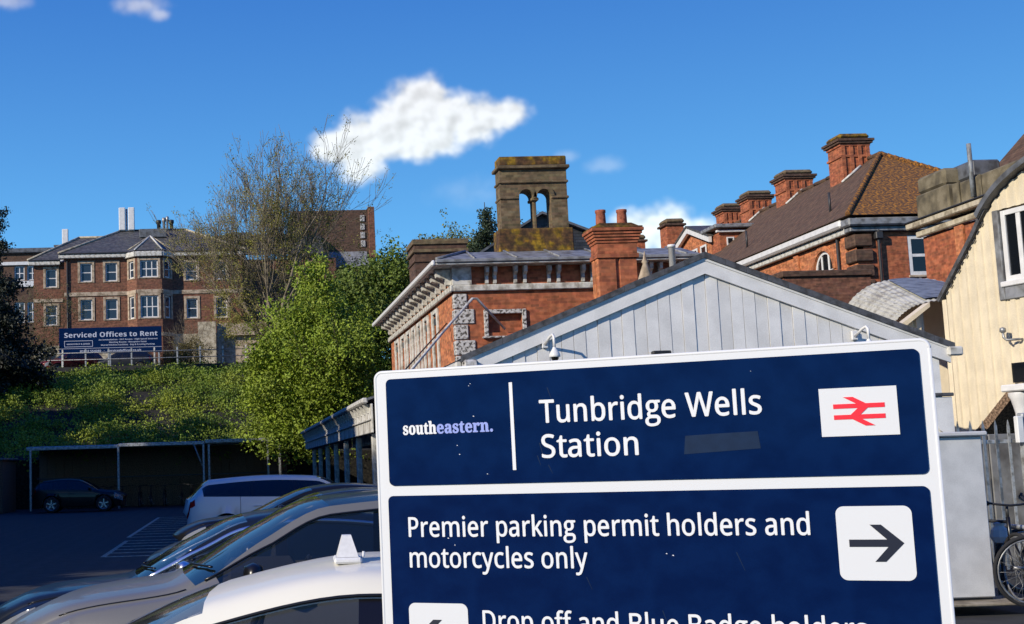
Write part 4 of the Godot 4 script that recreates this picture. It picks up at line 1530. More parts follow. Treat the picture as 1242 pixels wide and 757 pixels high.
func office() -> void:
	var zf := -104.0
	var t := place("office_block", "brown brick office block with grey hipped roofs and central bay", "building", Vector3(-6, TERRACE, -110))
	var front := Transform3D(Basis.IDENTITY, Vector3(0, 0, zf))
	var wins := [Rect2(-12.25, 17.2, 0.95, 1.5), Rect2(-10.2, 17.2, 0.95, 1.5), Rect2(-12.25, 14.05, 0.95, 1.65), Rect2(-10.2, 14.05, 0.95, 1.65), Rect2(-3.62, 17.15, 0.9, 1.45), Rect2(-3.62, 14.0, 0.9, 1.6), Rect2(-1.2, 17.15, 0.9, 1.45), Rect2(-1.2, 14.0, 0.9, 1.6)]
	var st := S()
	wall(st, -13.55, 1.0, TERRACE + 4.2, 19.3, wins, 0.2, front)
	obj("wall", st, M.brick_brown, t)
	# left wing set back
	var wf := Transform3D(Basis.IDENTITY, Vector3(0, 0, zf - 1.0))
	var ww := [Rect2(-15.2, 16.95, 0.9, 1.5), Rect2(-15.2, 13.8, 0.9, 1.6)]
	st = S()
	wall(st, -16.2, -13.55, TERRACE + 3.6, 19.0, ww, 0.2, wf)
	bx(st, -16.2, -16.1, TERRACE, 19.0, zf - 12, zf - 1.25)
	obj("wing_wall", st, M.brick_brown, t)
	# pale stone ground floor
	st = S()
	bx(st, -13.5, 1.0, TERRACE, TERRACE + 4.198, zf - 0.4, zf + 0.05)
	bx(st, -16.2, -13.56, TERRACE, TERRACE + 3.598, zf - 1.4, zf - 0.95)
	obj("stone_base", st, M.stone_pale, t)
	for r in wins:
		window(t, r, front, 1, 2, M.white, M.glass, 0.09, 0.07, 0.14, M.stone)
		stone_frame(t, r, front)
	for r in ww:
		window(t, r, wf, 1, 2, M.white, M.glass, 0.09, 0.07, 0.14, M.stone)
		stone_frame(t, r, wf)
	# bands
	for q in [[-13.56, -8.45, 16.0, 16.32, zf], [-4.75, 1.0, 16.0, 16.32, zf], [-16.22, -13.8, 15.7, 15.98, zf - 1.0], [-13.56, -8.45, 12.5, 12.72, zf]]:
		st = S()
		bx(st, q[0], q[1], q[2], q[3], q[4] + 0.003, q[4] + 0.08, 0.01)
		obj("stone_band", st, M.stone, t)
	# canted bay over two storeys
	var bay := [Vector2(-8.45, zf), Vector2(-7.6, zf + 1.0), Vector2(-5.55, zf + 1.0), Vector2(-4.7, zf)]
	for k in 3:
		var a: Vector2 = bay[k]
		var b: Vector2 = bay[k + 1]
		var d := (b - a).normalized()
		var w := (b - a).length()
		var xf := Transform3D(Basis(Vector3(d.x, 0, d.y), Vector3.UP, Vector3(d.x, 0, d.y).cross(Vector3.UP)), Vector3(a.x, 0, a.y))
		var hs := []
		if k == 1:
			hs = [Rect2(0.3, 17.3, w - 0.6, 1.4), Rect2(0.3, 14.0, w - 0.6, 1.8)]
		else:
			hs = [Rect2(0.32, 17.3, w - 0.64, 1.4), Rect2(0.32, 14.0, w - 0.64, 1.8)]
		st = S()
		wall(st, 0, w, TERRACE, 19.3, hs, 0.16, xf)
		obj("bay_wall", st, M.brick_brown, t)
		for h in hs:
			window(t, h, xf, 3 if k == 1 else 1, 2, M.white, M.glass, 0.1, 0.08, 0.12, M.stone)
			stone_frame(t, h, xf)
		for y in [16.0, 12.5]:
			st = S()
			bx(st, 0.02, w - 0.02, y, y + 0.3, 0.003, 0.07, 0.01, xf)
			obj("stone_band", st, M.stone, t)
		st = S()
		bx(st, -0.08, w + 0.08, 19.0, 19.42, 0.003, 0.28, 0.04, xf)
		obj("bay_eave", st, M.white_old, t)
	# eaves
	st = S()
	bx(st, -13.95, 1.2, 19.1, 19.42, zf + 0.01, zf + 0.42, 0.04)
	bx(st, -16.6, -13.96, 18.75, 19.1, zf - 0.99, zf - 0.6, 0.04)
	obj("eave_board", st, M.white_old, t)
	st = S()
	bx(st, -13.97, 1.2, 19.422, 19.54, zf + 0.1, zf + 0.52, 0.03)
	bx(st, -16.62, -13.98, 19.102, 19.2, zf - 0.9, zf - 0.5, 0.03)
	obj("gutter", st, M.iron, t)
	st = S()
	tube(st, [Vector3(-13.3, 19.1, zf + 0.1), Vector3(-13.3, TERRACE, zf + 0.1)], 0.07, 8)
	obj("downpipe", st, M.iron, t)
	# roofs
	st = S()
	var a := Vector3(-13.95, 19.5, zf + 0.45)
	var b := Vector3(1.3, 19.5, zf + 0.45)
	var r0 := Vector3(-9.35, 22.35, zf - 5.5)
	var r1 := Vector3(-3.8, 22.35, zf - 5.5)
	quad(st, a, b, r1, r0)
	tri(st, Vector3(-13.95, 19.5, zf - 11.5), a, r0)
	tri(st, b, Vector3(1.3, 19.5, zf - 11.5), r1)
	quad(st, Vector3(1.3, 19.5, zf - 11.5), Vector3(-13.95, 19.5, zf - 11.5), r0, r1)
	obj("roof", st, M.slate, t)
	st = S()
	var wl := Vector3(-16.6, 19.15, zf - 0.55)
	var wr := Vector3(-10.0, 19.15, zf - 0.55)
	var w0 := Vector3(-12.9, 21.75, zf - 5.0)
	var w1 := Vector3(-9.0, 21.75, zf - 5.0)
	quad(st, wl, wr, w1, w0)
	tri(st, Vector3(-16.6, 19.15, zf - 10), wl, w0)
	obj("wing_roof", st, M.slate, t)
	st = S()
	quad(st, Vector3(-1.5, 19.5, zf - 2.5), Vector3(8, 19.5, zf - 2.5), Vector3(8, 22.0, zf - 6.5), Vector3(-1.5, 22.0, zf - 6.5))
	obj("rear_roof", st, M.slate, t)
	for q in [[a, r0], [b, r1], [r0, r1], [wl, w0], [w0, w1]]:
		st = S()
		tube(st, [q[0] + Vector3(0, 0.05, 0), q[1] + Vector3(0, 0.05, 0)], 0.10, 6)
		obj("hip_tiles", st, M.stone_pale if q[0] != r0 else M.slate, t)
	# bay roof
	st = S()
	var apex := Vector3(-6.55, 21.0, zf - 0.9)
	var e := [Vector3(-8.7, 19.5, zf - 0.1), Vector3(-7.7, 19.5, zf + 1.25), Vector3(-5.45, 19.5, zf + 1.25), Vector3(-4.45, 19.5, zf - 0.1)]
	for k in 3:
		tri(st, e[k], e[k + 1], apex)
	obj("bay_roof", st, M.slate, t)
	for k in 4:
		st = S()
		tube(st, [e[k] + Vector3(0, 0.04, 0), apex + Vector3(0, 0.04, 0)], 0.07, 6)
		obj("bay_hip", st, M.render_pale if k == 1 or k == 2 else M.stone_pale, t)
	# roof lights
	for q in [[-7.6, -5.3, 21.35, 22.1], [0.6, 2.0, 20.9, 21.6]]:
		st = S()
		bx(st, q[0], q[1], q[2], q[3], zf - 5.6, zf - 3.2, 0.05)
		obj("roof_light", st, M.lead_dark, t)
	# ground floor windows and the dark entry on the right
	for x in [-4.2, -3.0, -15.3]:
		st = S()
		bx(st, x, x + 0.8, TERRACE + 2.0, TERRACE + 3.4, zf + (0.051 if x > -15 else -0.949), zf + (0.08 if x > -15 else -0.9), 0.01)
		obj("base_window", st, M.glass, t)
	# right wing, paler, with an open car deck
	var d := place("car_deck_building", "grey building with open dark deck behind green tree", "building", Vector3(2.5, TERRACE, -108))
	st = S()
	bx(st, 1.02, 9, TERRACE, 19.2, -112, -107)
	obj("wall", st, M.brick_brown, d)
	st = S()
	bx(st, -2.7, -1.25, TERRACE, 13.5, -103.2, -102.6, 0.02)
	obj("stone_pier", st, M.stone_pale, d)
	st = S()
	wall(st, -1.2, 5, TERRACE, 13.4, [Rect2(-0.6, TERRACE + 1.5, 4.2, 2.4)], 0.3, Transform3D(Basis.IDENTITY, Vector3(0, 0, -103.1)))
	obj("deck_wall", st, M.stone, d)
	st = S()
	bx(st, -1.2, 5, TERRACE + 1.2, TERRACE + 1.45, -106.9, -103.45)
	bx(st, -1.2, 5, 12.45, 12.7, -106.9, -103.45)
	bx(st, -1.2, -1.0, TERRACE + 1.5, 12.4, -106.9, -103.45)
	bx(st, 4.8, 5, TERRACE + 1.5, 12.4, -106.9, -103.45)
	obj("deck_slab", st, M.stone, d)
	for k in 6:
		st = S()
		bx(st, -0.9 + k * 0.9, -0.86 + k * 0.9, TERRACE + 0.05, TERRACE + 1.35, -102.3, -102.26)
		obj("deck_post", st, M.galvanised, d)
	st = S()
	bx(st, -1.0, 4.0, TERRACE + 1.35, TERRACE + 1.42, -102.31, -102.25)
	bx(st, -1.0, 4.0, TERRACE - 0.2, TERRACE + 0.05, -102.5, -101.9)
	obj("deck_rail", st, M.galvanised, d)
	# things on the roof
	aerial("white panel mobile mast pair with dark pole on office ridge", Vector3(-8.85, 22.2, -109.5), [[-0.62, 0.5, 2.0], [0.18, 0.9, 2.0]], 2.1)
	aerial("single tall white panel mast left of the office roof", Vector3(-14.4, 20.0, -112.0), [[-0.3, 0.55, 3.0]], 3.0)
	var fl := place("roof_flues", "cluster of dark and steel flues on the office ridge", "flues", Vector3(-5.6, 22.2, -109.5))
	for q in [[-6.1, 0.16, 1.1, "plastic_black"], [-5.65, 0.12, 1.3, "steel"], [-5.35, 0.1, 1.4, "steel"], [-5.0, 0.16, 1.1, "plastic_black"]]:
		st = S()
		lathe(st, [Vector2(q[1], 21.4), Vector2(q[1], 22.2 + q[2] * 0.7), Vector2(q[1] * 1.4, 22.2 + q[2] * 0.75), Vector2(q[1] * 1.4, 22.2 + q[2]), Vector2(0, 22.2 + q[2] * 1.05)], 10, Transform3D(Basis.IDENTITY, Vector3(q[0], 0, -109.8)))
		obj("flue", st, M[q[3]], fl)
	# plant room behind the left wing
	var pr := place("plant_room", "pale grey rooftop plant room behind the left office wing", "plant room", Vector3(-13.5, TERRACE, -118))
	st = S()
	bx(st, -15.9, -11.4, TERRACE, 22.3, -120, -116)
	obj("wall", st, M.clad_b, pr)
	st = S()
	bx(st, -16.05, -11.25, 22.302, 22.45, -120.1, -115.9, 0.02)
	obj("roof_edge", st, M.lead_dark, pr)


func stone_frame(t: Node3D, r: Rect2, xf: Transform3D) -> void:
	var st := S()
	bx(st, r.position.x - 0.2, r.position.x - 0.003, r.position.y - 0.1, r.end.y + 0.2, 0.003, 0.06, 0.01, xf)
	bx(st, r.end.x + 0.003, r.end.x + 0.2, r.position.y - 0.1, r.end.y + 0.2, 0.003, 0.06, 0.01, xf)
	bx(st, r.position.x - 0.001, r.end.x + 0.001, r.end.y + 0.003, r.end.y + 0.2, 0.003, 0.058, 0.01, xf)
	obj("stone_frame", st, M.stone, t)


func aerial(label: String, at: Vector3, panels: Array, h: float) -> void:
	var t := place("mobile_mast", label, "mast", at)
	var st := S()
	tube(st, [at + Vector3(0, -2.0, 0), at + Vector3(0, h, 0)], 0.09, 8)
	obj("pole", st, M.steel, t)
	for p in panels:
		st = S()
		box(st, at + Vector3(p[0] + 0.25, h - p[2] / 2 + 0.1, 0.2), Vector3(0.55, p[2], 0.22), 0.05)
		obj("panel", st, M.white, t)
	st = S()
	box(st, at + Vector3(0.0, 0.2, 0.1), Vector3(1.4, 0.12, 0.12), 0.02)
	obj("bracket", st, M.steel, t)


func far_buildings() -> void:
	# white fronted block far left
	var t := place("white_fronted_block", "distant block with rows of white windows behind conifer", "building", Vector3(-24, TERRACE, -150))
	var xf := Transform3D(Basis.IDENTITY, Vector3(0, 0, -150))
	var rows := []
	for k in 5:
		rows.append(Rect2(-25.4 + k * 1.5, 24.4, 1.2, 1.7))
		rows.append(Rect2(-25.4 + k * 1.5, 19.4, 1.2, 2.4))
	var st := S()
	wall(st, -34, -16, TERRACE, 27.6, rows, 0.25, xf)
	bx(st, -34, -16, TERRACE, 27.5, -162, -150.4)
	obj("wall", st, M.brick_dark, t)
	for r in rows:
		window(t, r, xf, 2, 2, M.white, M.glass, 0.12, 0.1, 0.2)
	st = S()
	bx(st, -34, -16, 23.6, 24.3, -149.99, -149.8, 0.02)
	bx(st, -34, -16, 26.2, 26.6, -149.99, -149.8, 0.02)
	obj("white_band", st, M.white, t)
	st = S()
	bx(st, -34.3, -15.7, 27.6, 28.2, -162, -149.6, 0.1)
	obj("flat_roof", st, M.lead_dark, t)
	# tall brick block behind the bare tree
	var b := place("tall_brick_block", "tall dark brick block with peeling white edge behind bare tree", "building", Vector3(9, TERRACE, -114))
	st = S()
	bx(st, 5.5, 12.2, TERRACE, 23.9, -120, -110)
	obj("wall", st, M.brick_dark, b)
	st = S()
	bx(st, 12.203, 12.75, TERRACE, 24.1, -119, -109.7, 0.02)
	obj("end_pier", st, M.brick_brown, b)
	for k in 4:
		st = S()
		bx(st, 11.5, 11.9, 20.6 + k * 0.75, 21.15 + k * 0.75, -109.99, -109.9, 0.02)
		obj("peeling_patch", st, M.white_peel, b)
	st = S()
	quad(st, Vector3(7.5, 18.6, -108.4), Vector3(12.0, 18.6, -108.4), Vector3(12.0, 20.2, -109.98), Vector3(7.5, 20.2, -109.98))
	quad(st, Vector3(7.5, 18.55, -109.98), Vector3(12.0, 18.55, -109.98), Vector3(12.0, 18.55, -108.4), Vector3(7.5, 18.55, -108.4))
	obj("lean_to_roof", st, M.lead, b)
	st = S()
	bx(st, 7.6, 11.9, TERRACE, 18.54, -109.98, -108.6)
	obj("lean_to_wall", st, M.brick_brown, b)


# ------------------------------------------------------------------ ivy bank, retaining edge, fence, banner
func bank_y(z: float) -> float:
	return pchip([-83.0, -79.0, -74.0, -68.0, -63.8], [7.95, 7.2, 5.6, 3.4, 2.4], z)


func bank_and_fence() -> void:
	var st := S()
	var nz := 20
	for k in nz:
		var za := lerpf(-63.8, -83, float(k) / nz)
		var zb := lerpf(-63.8, -83, float(k + 1) / nz)
		quad(st, Vector3(-70, bank_y(za), za), Vector3(40, bank_y(za), za), Vector3(40, bank_y(zb), zb), Vector3(-70, bank_y(zb), zb))
	quad(st, Vector3(-70, 0, -63.8), Vector3(40, 0, -63.8), Vector3(40, 2.4, -63.8), Vector3(-70, 2.4, -63.8))
	struct("bank", st, M.earth)
	st = S()
	bx(st, -200, 90, TERRACE - 0.3, TERRACE, -400, -82.9)
	struct("terrace_ground", st, M.asphalt)
	# far wooded rise that closes the view behind the terrace
	# ivy: countless leaves
	var pts := []
	var hn := FastNoiseLite.new()
	hn.seed = 4
	hn.frequency = 0.22
	for k in 17000:
		var x := rng.randf_range(-22, 12)
		var z := rng.randf_range(-84.2, -63.5)
		var lump := hn.get_noise_2d(x, z) * 1.1 + absf(hn.get_noise_2d(x * 2.6, z * 2.6 + 50)) * 1.1 - 0.35
		if lump < -0.3 and rng.randf() < 0.7:
			continue
		var y := bank_y(z) + 0.2 + lump * (0.85 if z > -80.0 else 0.4) + rng.randf_range(-0.15, 0.15)
		var s := rng.randf_range(0.42, 0.85)
		var g := 0.65 + 0.6 * rng.randf()
		var kind := clampf(hn.get_noise_2d(x * 0.8 + 90, z * 0.8) * 1.6 + 0.5, 0, 1)
		var c := Color(0.11, 0.20, 0.02).lerp(Color(0.28, 0.33, 0.03), clampf(kind * 0.75 + rng.randf() * 0.25, 0, 1)) * g
		pts.append([Vector3(x, y, z), s, c])
	var o := scatter("ivy", pts, leaf_clump(14, 0.19, 3), M.leaf, self)
	o.set_meta("label", "dense green ivy and brambles covering the bank")
	o.set_meta("category", "ivy")
	o.set_meta("kind", "stuff")
	# fence along the top of the bank
	var f := place("terrace_fence", "thin rail fence with pale posts along the top of bank", "fence", Vector3(-6, TERRACE, -84))
	for k in 14:
		var x := -15.6 + k * 1.5
		st = S()
		bx(st, x - 0.05, x + 0.05, TERRACE - 0.5, TERRACE + 1.25, -84.05, -83.95, 0.01)
		obj("post", st, M.white_old if k % 4 == 3 else M.galvanised, f)
	for y in [1.0, 0.55]:
		st = S()
		tube(st, [Vector3(-16, TERRACE + y, -83.92), Vector3(4.5, TERRACE + y, -83.92)], 0.028, 6)
		obj("rail", st, M.galvanised, f)
	# banner
	var xa := -11.6
	var xb := -4.72
	var ya := 9.62
	var yb := 11.38
	var z := -86.0
	var t := place("office_banner", "long navy banner advertising serviced offices before brick block", "banner", Vector3((xa + xb) / 2, TERRACE, z))
	for x in [xa + 0.2, -8.2, xb - 0.2]:
		st = S()
		bx(st, x - 0.06, x + 0.06, TERRACE, yb - 0.1, z - 0.14, z - 0.03, 0.01)
		obj("post", st, M.galvanised, t)
	st = S()
	bx(st, xa, xb, ya, yb, z - 0.028, z, 0.008)
	var p := obj("board", st, M.navy, t)
	st = S()
	bx(st, xa, xb, ya + 0.36, ya + 0.385, z + 0.001, z + 0.006)
	obj("rule", st, M.letter_dim, p)
	st = S()
	for q in [[-11.25, -9.35, 10.10, 10.13], [-11.25, -9.35, 10.49, 10.52], [-11.25, -11.22, 10.131, 10.489], [-9.38, -9.35, 10.131, 10.489]]:
		bx(st, q[0], q[1], q[2], q[3], z + 0.001, z + 0.006)
	obj("box_rule", st, M.letter_dim, p)
	var sans := SystemFont.new()
	sans.font_names = PackedStringArray(["Droid Sans"])
	sans.font_weight = 700
	text(p, "lettering", "Serviced Offices to Rent", sans, -11.25, 10.74, 6.25, 0.32, z + 0.004, M.letter_dim)
	text(p, "lettering", "MANSFIELD & JONES", sans, -11.08, 10.25, 1.55, 0.09, z + 0.004, M.letter_dim)
	text(p, "lettering", "Accommodation · 24/7 Access · High Speed Internet", sans, -8.95, 10.50, 3.95, 0.09, z + 0.004, M.letter_dim)
	text(p, "lettering", "Meeting Rooms · Reception Team", sans, -8.25, 10.32, 2.5, 0.09, z + 0.004, M.letter_dim)
	text(p, "lettering", "Shared Kitchen Facilities · Day & Evening Parking", sans, -8.8, 10.14, 3.6, 0.09, z + 0.004, M.letter_dim)
	text(p, "lettering", "01892 554080   ·   servicedoffices.co.uk", sans, -10.2, 9.74, 4.1, 0.13, z + 0.004, M.letter_dim)


# ------------------------------------------------------------------ open bicycle shed under the bank
func bike_shed() -> void:
	var t := place("bike_shed", "long open shed with pale roof edge and thin posts below bank", "shed", Vector3(-3.8, 0, -61))
	var st := S()
	bx(st, -9.6, 2.6, 2.86, 2.96, -63.6, -60.05, 0.02)
	obj("roof", st, M.galvanised, t)
	var k := 0
	for q in [[-9.65, -5.4], [-5.38, -1.4], [-1.38, 2.6]]:
		st = S()
		var sag := 0.06 * (k - 1)
		bx(st, q[0], q[1], 2.84 + sag, 3.0 + sag, -60.04, -59.92, 0.02)
		obj("fascia", st, M.galvanised, t)
		k += 1
	for x in [-9.45, -5.4, -1.45, -1.2, 1.55, 2.1]:
		st = S()
		bx(st, x - 0.05, x + 0.05, 0, 2.85, -60.0, -59.9, 0.01)
		obj("post", st, M.galvanised, t)
	st = S()
	tube(st, [Vector3(-1.9, 2.85, -59.95), Vector3(-1.45, 1.7, -59.95)], 0.04, 6)
	obj("brace", st, M.galvanised, t)
	# board back wall
	for j in 30:
		st = S()
		var x := -9.6 + j * 0.406
		bx(st, x, x + 0.398, 0, 2.85, -63.62, -63.57 + 0.01 * (j % 3), 0.006)
		obj("back_board", st, M.fence_timber, t)
	st = S()
	bx(st, -9.5, 2.5, 1.42, 1.48, -62.2, -62.14, 0.01)
	obj("rack_rail", st, M.iron, t)
	var wl := place("lean_to_store", "low dark store at the end of the bike shed", "store", Vector3(-12, 0, -59))
	st = S()
	bx(st, -14, -10.3, 0, 2.35, -61, -57.5, 0.03)
	obj("wall", st, M.timber_dark, wl)
	st = S()
	bx(st, -14.1, -10.2, 2.352, 2.45, -61.1, -57.4, 0.02)
	obj("roof", st, M.lead_dark, wl)


# ------------------------------------------------------------------ leaves and trees
func leaf_clump(n: int, size: float, sd: int, flat := 0.0) -> ArrayMesh:
	var r := RandomNumberGenerator.new()
	r.seed = sd
	var st := S()
	for k in n:
		var p := Vector3(r.randfn(), r.randfn() * (1.0 - flat), r.randfn()).normalized() * (r.randf() ** 0.4) * 0.55
		var d := Vector3(r.randfn(), r.randfn() * 0.7 - 0.2, r.randfn()).normalized()
		var w := d.cross(Vector3(r.randfn(), r.randfn(), r.randfn()).normalized()).normalized()
		var l := size * r.randf_range(0.75, 1.3)
		var up := d.cross(w) * l * 0.18
		var a := p
		var b := p + d * l * 0.5 + w * l * 0.36 + up
		var c := p + d * l
		var e := p + d * l * 0.5 - w * l * 0.36 + up
		tri(st, a, b, c)
		tri(st, a, c, e)
	st.generate_normals()
	return st.commit()


func scatter(called: String, pts: Array, mesh: Mesh, m: Material, parent: Node) -> MultiMeshInstance3D:
	var mm := MultiMesh.new()
	mm.transform_format = MultiMesh.TRANSFORM_3D
	mm.use_colors = true
	mm.mesh = mesh
	mm.instance_count = pts.size()
	for k in pts.size():
		var b := Basis.from_euler(Vector3(rng.randf() * TAU, rng.randf() * TAU, rng.randf() * TAU)).scaled(Vector3.ONE * pts[k][1])
		if pts[k].size() > 3:
			b = pts[k][3]
		mm.set_instance_transform(k, Transform3D(b, pts[k][0]))
		mm.set_instance_color(k, pts[k][2])
	var o := MultiMeshInstance3D.new()
	o.name = numbered(called, parent)
	o.multimesh = mm
	o.material_override = m
	parent.add_child(o, true)
	if parent != self:
		o.set_meta("kind", "stuff")
	if in_world.has(parent):
		o.position = -parent.position
	return o


func grow(st: SurfaceTool, p: Vector3, d: Vector3, l: float, r: float, depth: int, o: Dictionary, tips: Array) -> void:
	var pts := [p]
	var rad := [r]
	var n := 4 if depth > 2 else 3
	var q := p
	var dir := d
	for k in n:
		dir = (dir + Vector3(rng.randfn(), rng.randfn() + o.get("rise", 0.2), rng.randfn()) * o.get("wobble", 0.12)).normalized()
		q += dir * l / n
		pts.append(q)
		rad.append(maxf(lerpf(r, r * 0.62, float(k + 1) / n), o.get("min_r", 0.004)))
	tube(st, pts, rad, 7 if r > 0.08 else (5 if r > 0.025 else 3))
	if depth <= o.get("leaf_depth", 1):
		for k in range(1, pts.size()):
			tips.append(pts[k])
	if depth == 0:
		return
	var kids: int = o.get("kids", 3)
	for k in kids + (1 if rng.randf() < 0.5 else 0):
		var at: int = n if k == 0 else rng.randi_range(1, n)
		var side := dir.cross(Vector3(rng.randfn(), rng.randfn(), rng.randfn())).normalized()
		var spread: float = (0.25 if k == 0 else o.get("spread", 0.75)) * rng.randf_range(0.7, 1.25)
		var nd: Vector3 = (dir + side * spread + Vector3.UP * o.get("lift", 0.1)).normalized()
		grow(st, pts[at], nd, l * rng.randf_range(0.62, 0.86), rad[at] * (0.88 if k == 0 else rng.randf_range(0.52, 0.74)), depth - 1, o, tips)


# trunk with limbs and a crown whose leaf clumps sit on the twigs and on puffs around the limbs
func tree(called: String, label: String, at: Vector3, o: Dictionary, group := "") -> Node3D:
	rng.seed = hash(label) if not o.has("seed") else o.seed
	var t := place(called, label, "tree", at, group)
	var st := S()
	var tips := []
	var trunks: int = o.get("trunks", 1)
	for k in trunks:
		var a := TAU * k / maxf(trunks, 1) + 0.4
		var d := Vector3(cos(a) * (0.18 if trunks > 1 else 0.02), 1, sin(a) * (0.18 if trunks > 1 else 0.02)).normalized()
		grow(st, at + Vector3(cos(a), 0, sin(a)) * (0.3 if trunks > 1 else 0.0), d, o.trunk, o.radius, o.depth, o, tips)
	obj("trunk", st, M[o.get("bark", "bark")], t)
	var pts := []
	var per: float = o.get("per_tip", 2.0)
	var c0: Color = o.colour
	var c1: Color = o.colour2
	for p: Vector3 in tips:
		var n := int(per) + (1 if rng.randf() < fmod(per, 1.0) else 0)
		for k in n:
			var j: Vector3 = Vector3(rng.randfn(), rng.randfn() * 0.8, rng.randfn()) * o.get("loose", 0.4)
			if p.y + j.y < at.y + o.get("bare_below", 0.0):
				continue
			var c := c0.lerp(c1, rng.randf()) * rng.randf_range(0.7, 1.2)
			pts.append([p + j, o.get("clump", 0.8) * rng.randf_range(0.7, 1.3), c])
	for b in o.get("puffs", []):
		# [x, y, z, rx, ry, rz, n] relative to the foot
		var hue := c0.lerp(c1, rng.randf()) * rng.randf_range(0.85, 1.15)
		for k in int(b[6]):
			var v := Vector3(rng.randfn(), rng.randfn(), rng.randfn()).normalized() * lerpf(0.35, 1.0, rng.randf() ** 0.5)
			var lump := 1.0 + 0.34 * sin(v.x * 7.0 + b[0]) * cos(v.y * 6.0 + b[1]) + 0.2 * sin(v.z * 13.0 + v.y * 5.0) + maxf(0.0, rng.randfn() * 0.12)
			v *= lump
			var c := c0.lerp(c1, rng.randf()).lerp(hue, 0.5) * rng.randf_range(0.65, 1.2)
			pts.append([at + Vector3(b[0] + v.x * b[3], b[1] + v.y * b[4], b[2] + v.z * b[5]), o.get("clump", 0.8) * rng.randf_range(0.5, 1.5), c])
	if pts:
		scatter("crown", pts, o.mesh, M.leaf, t)
	return t


func conifer(called: String, label: String, at: Vector3, h: float, w: float, n: int, c0: Color, c1: Color, mesh: Mesh, group := "") -> Node3D:
	rng.seed = hash(label)
	var t := place(called, label, "tree", at, group)
	var st := S()
	tube(st, [at + Vector3(0, -0.3, 0), at + Vector3(0.05, h * 0.5, 0), at + Vector3(0, h * 0.97, 0)], [h * 0.022, h * 0.014, 0.02], 8)
	obj("trunk", st, M.bark, t)
	var pts := []
	st = S()
	var whorls := int(h * 1.3)
	for k in whorls:
		var f := float(k) / whorls
		var y := lerpf(h * 0.06, h * 0.97, f)
		var reach := w * (1.0 - f) ** 0.8 * rng.randf_range(0.75, 1.2) + 0.15
		var arms := int(lerpf(9, 4, f))
		for a in arms:
			var ang := rng.randf() * TAU
			var l := reach * rng.randf_range(0.6, 1.15)
			var tip := at + Vector3(cos(ang) * l, y + l * rng.randf_range(-0.22, 0.12), sin(ang) * l)
			tube(st, [at + Vector3(0, y, 0), tip], [0.05, 0.015], 3)
			var m := int(n * l / w / 4.0) + 1
			for j in m:
				var p := (at + Vector3(0, y, 0)).lerp(tip, rng.randf() ** 0.6) + Vector3(rng.randfn() * 0.18, rng.randfn() * 0.16 - 0.08, rng.randfn() * 0.18)
				pts.append([p, rng.randf_range(0.6, 1.1) * lerpf(1.0, 0.6, f), c0.lerp(c1, rng.randf()) * rng.randf_range(0.6, 1.2)])
	obj("boughs", st, M.bark, t)
	scatter("crown", pts, mesh, M.needle, t)
	return t


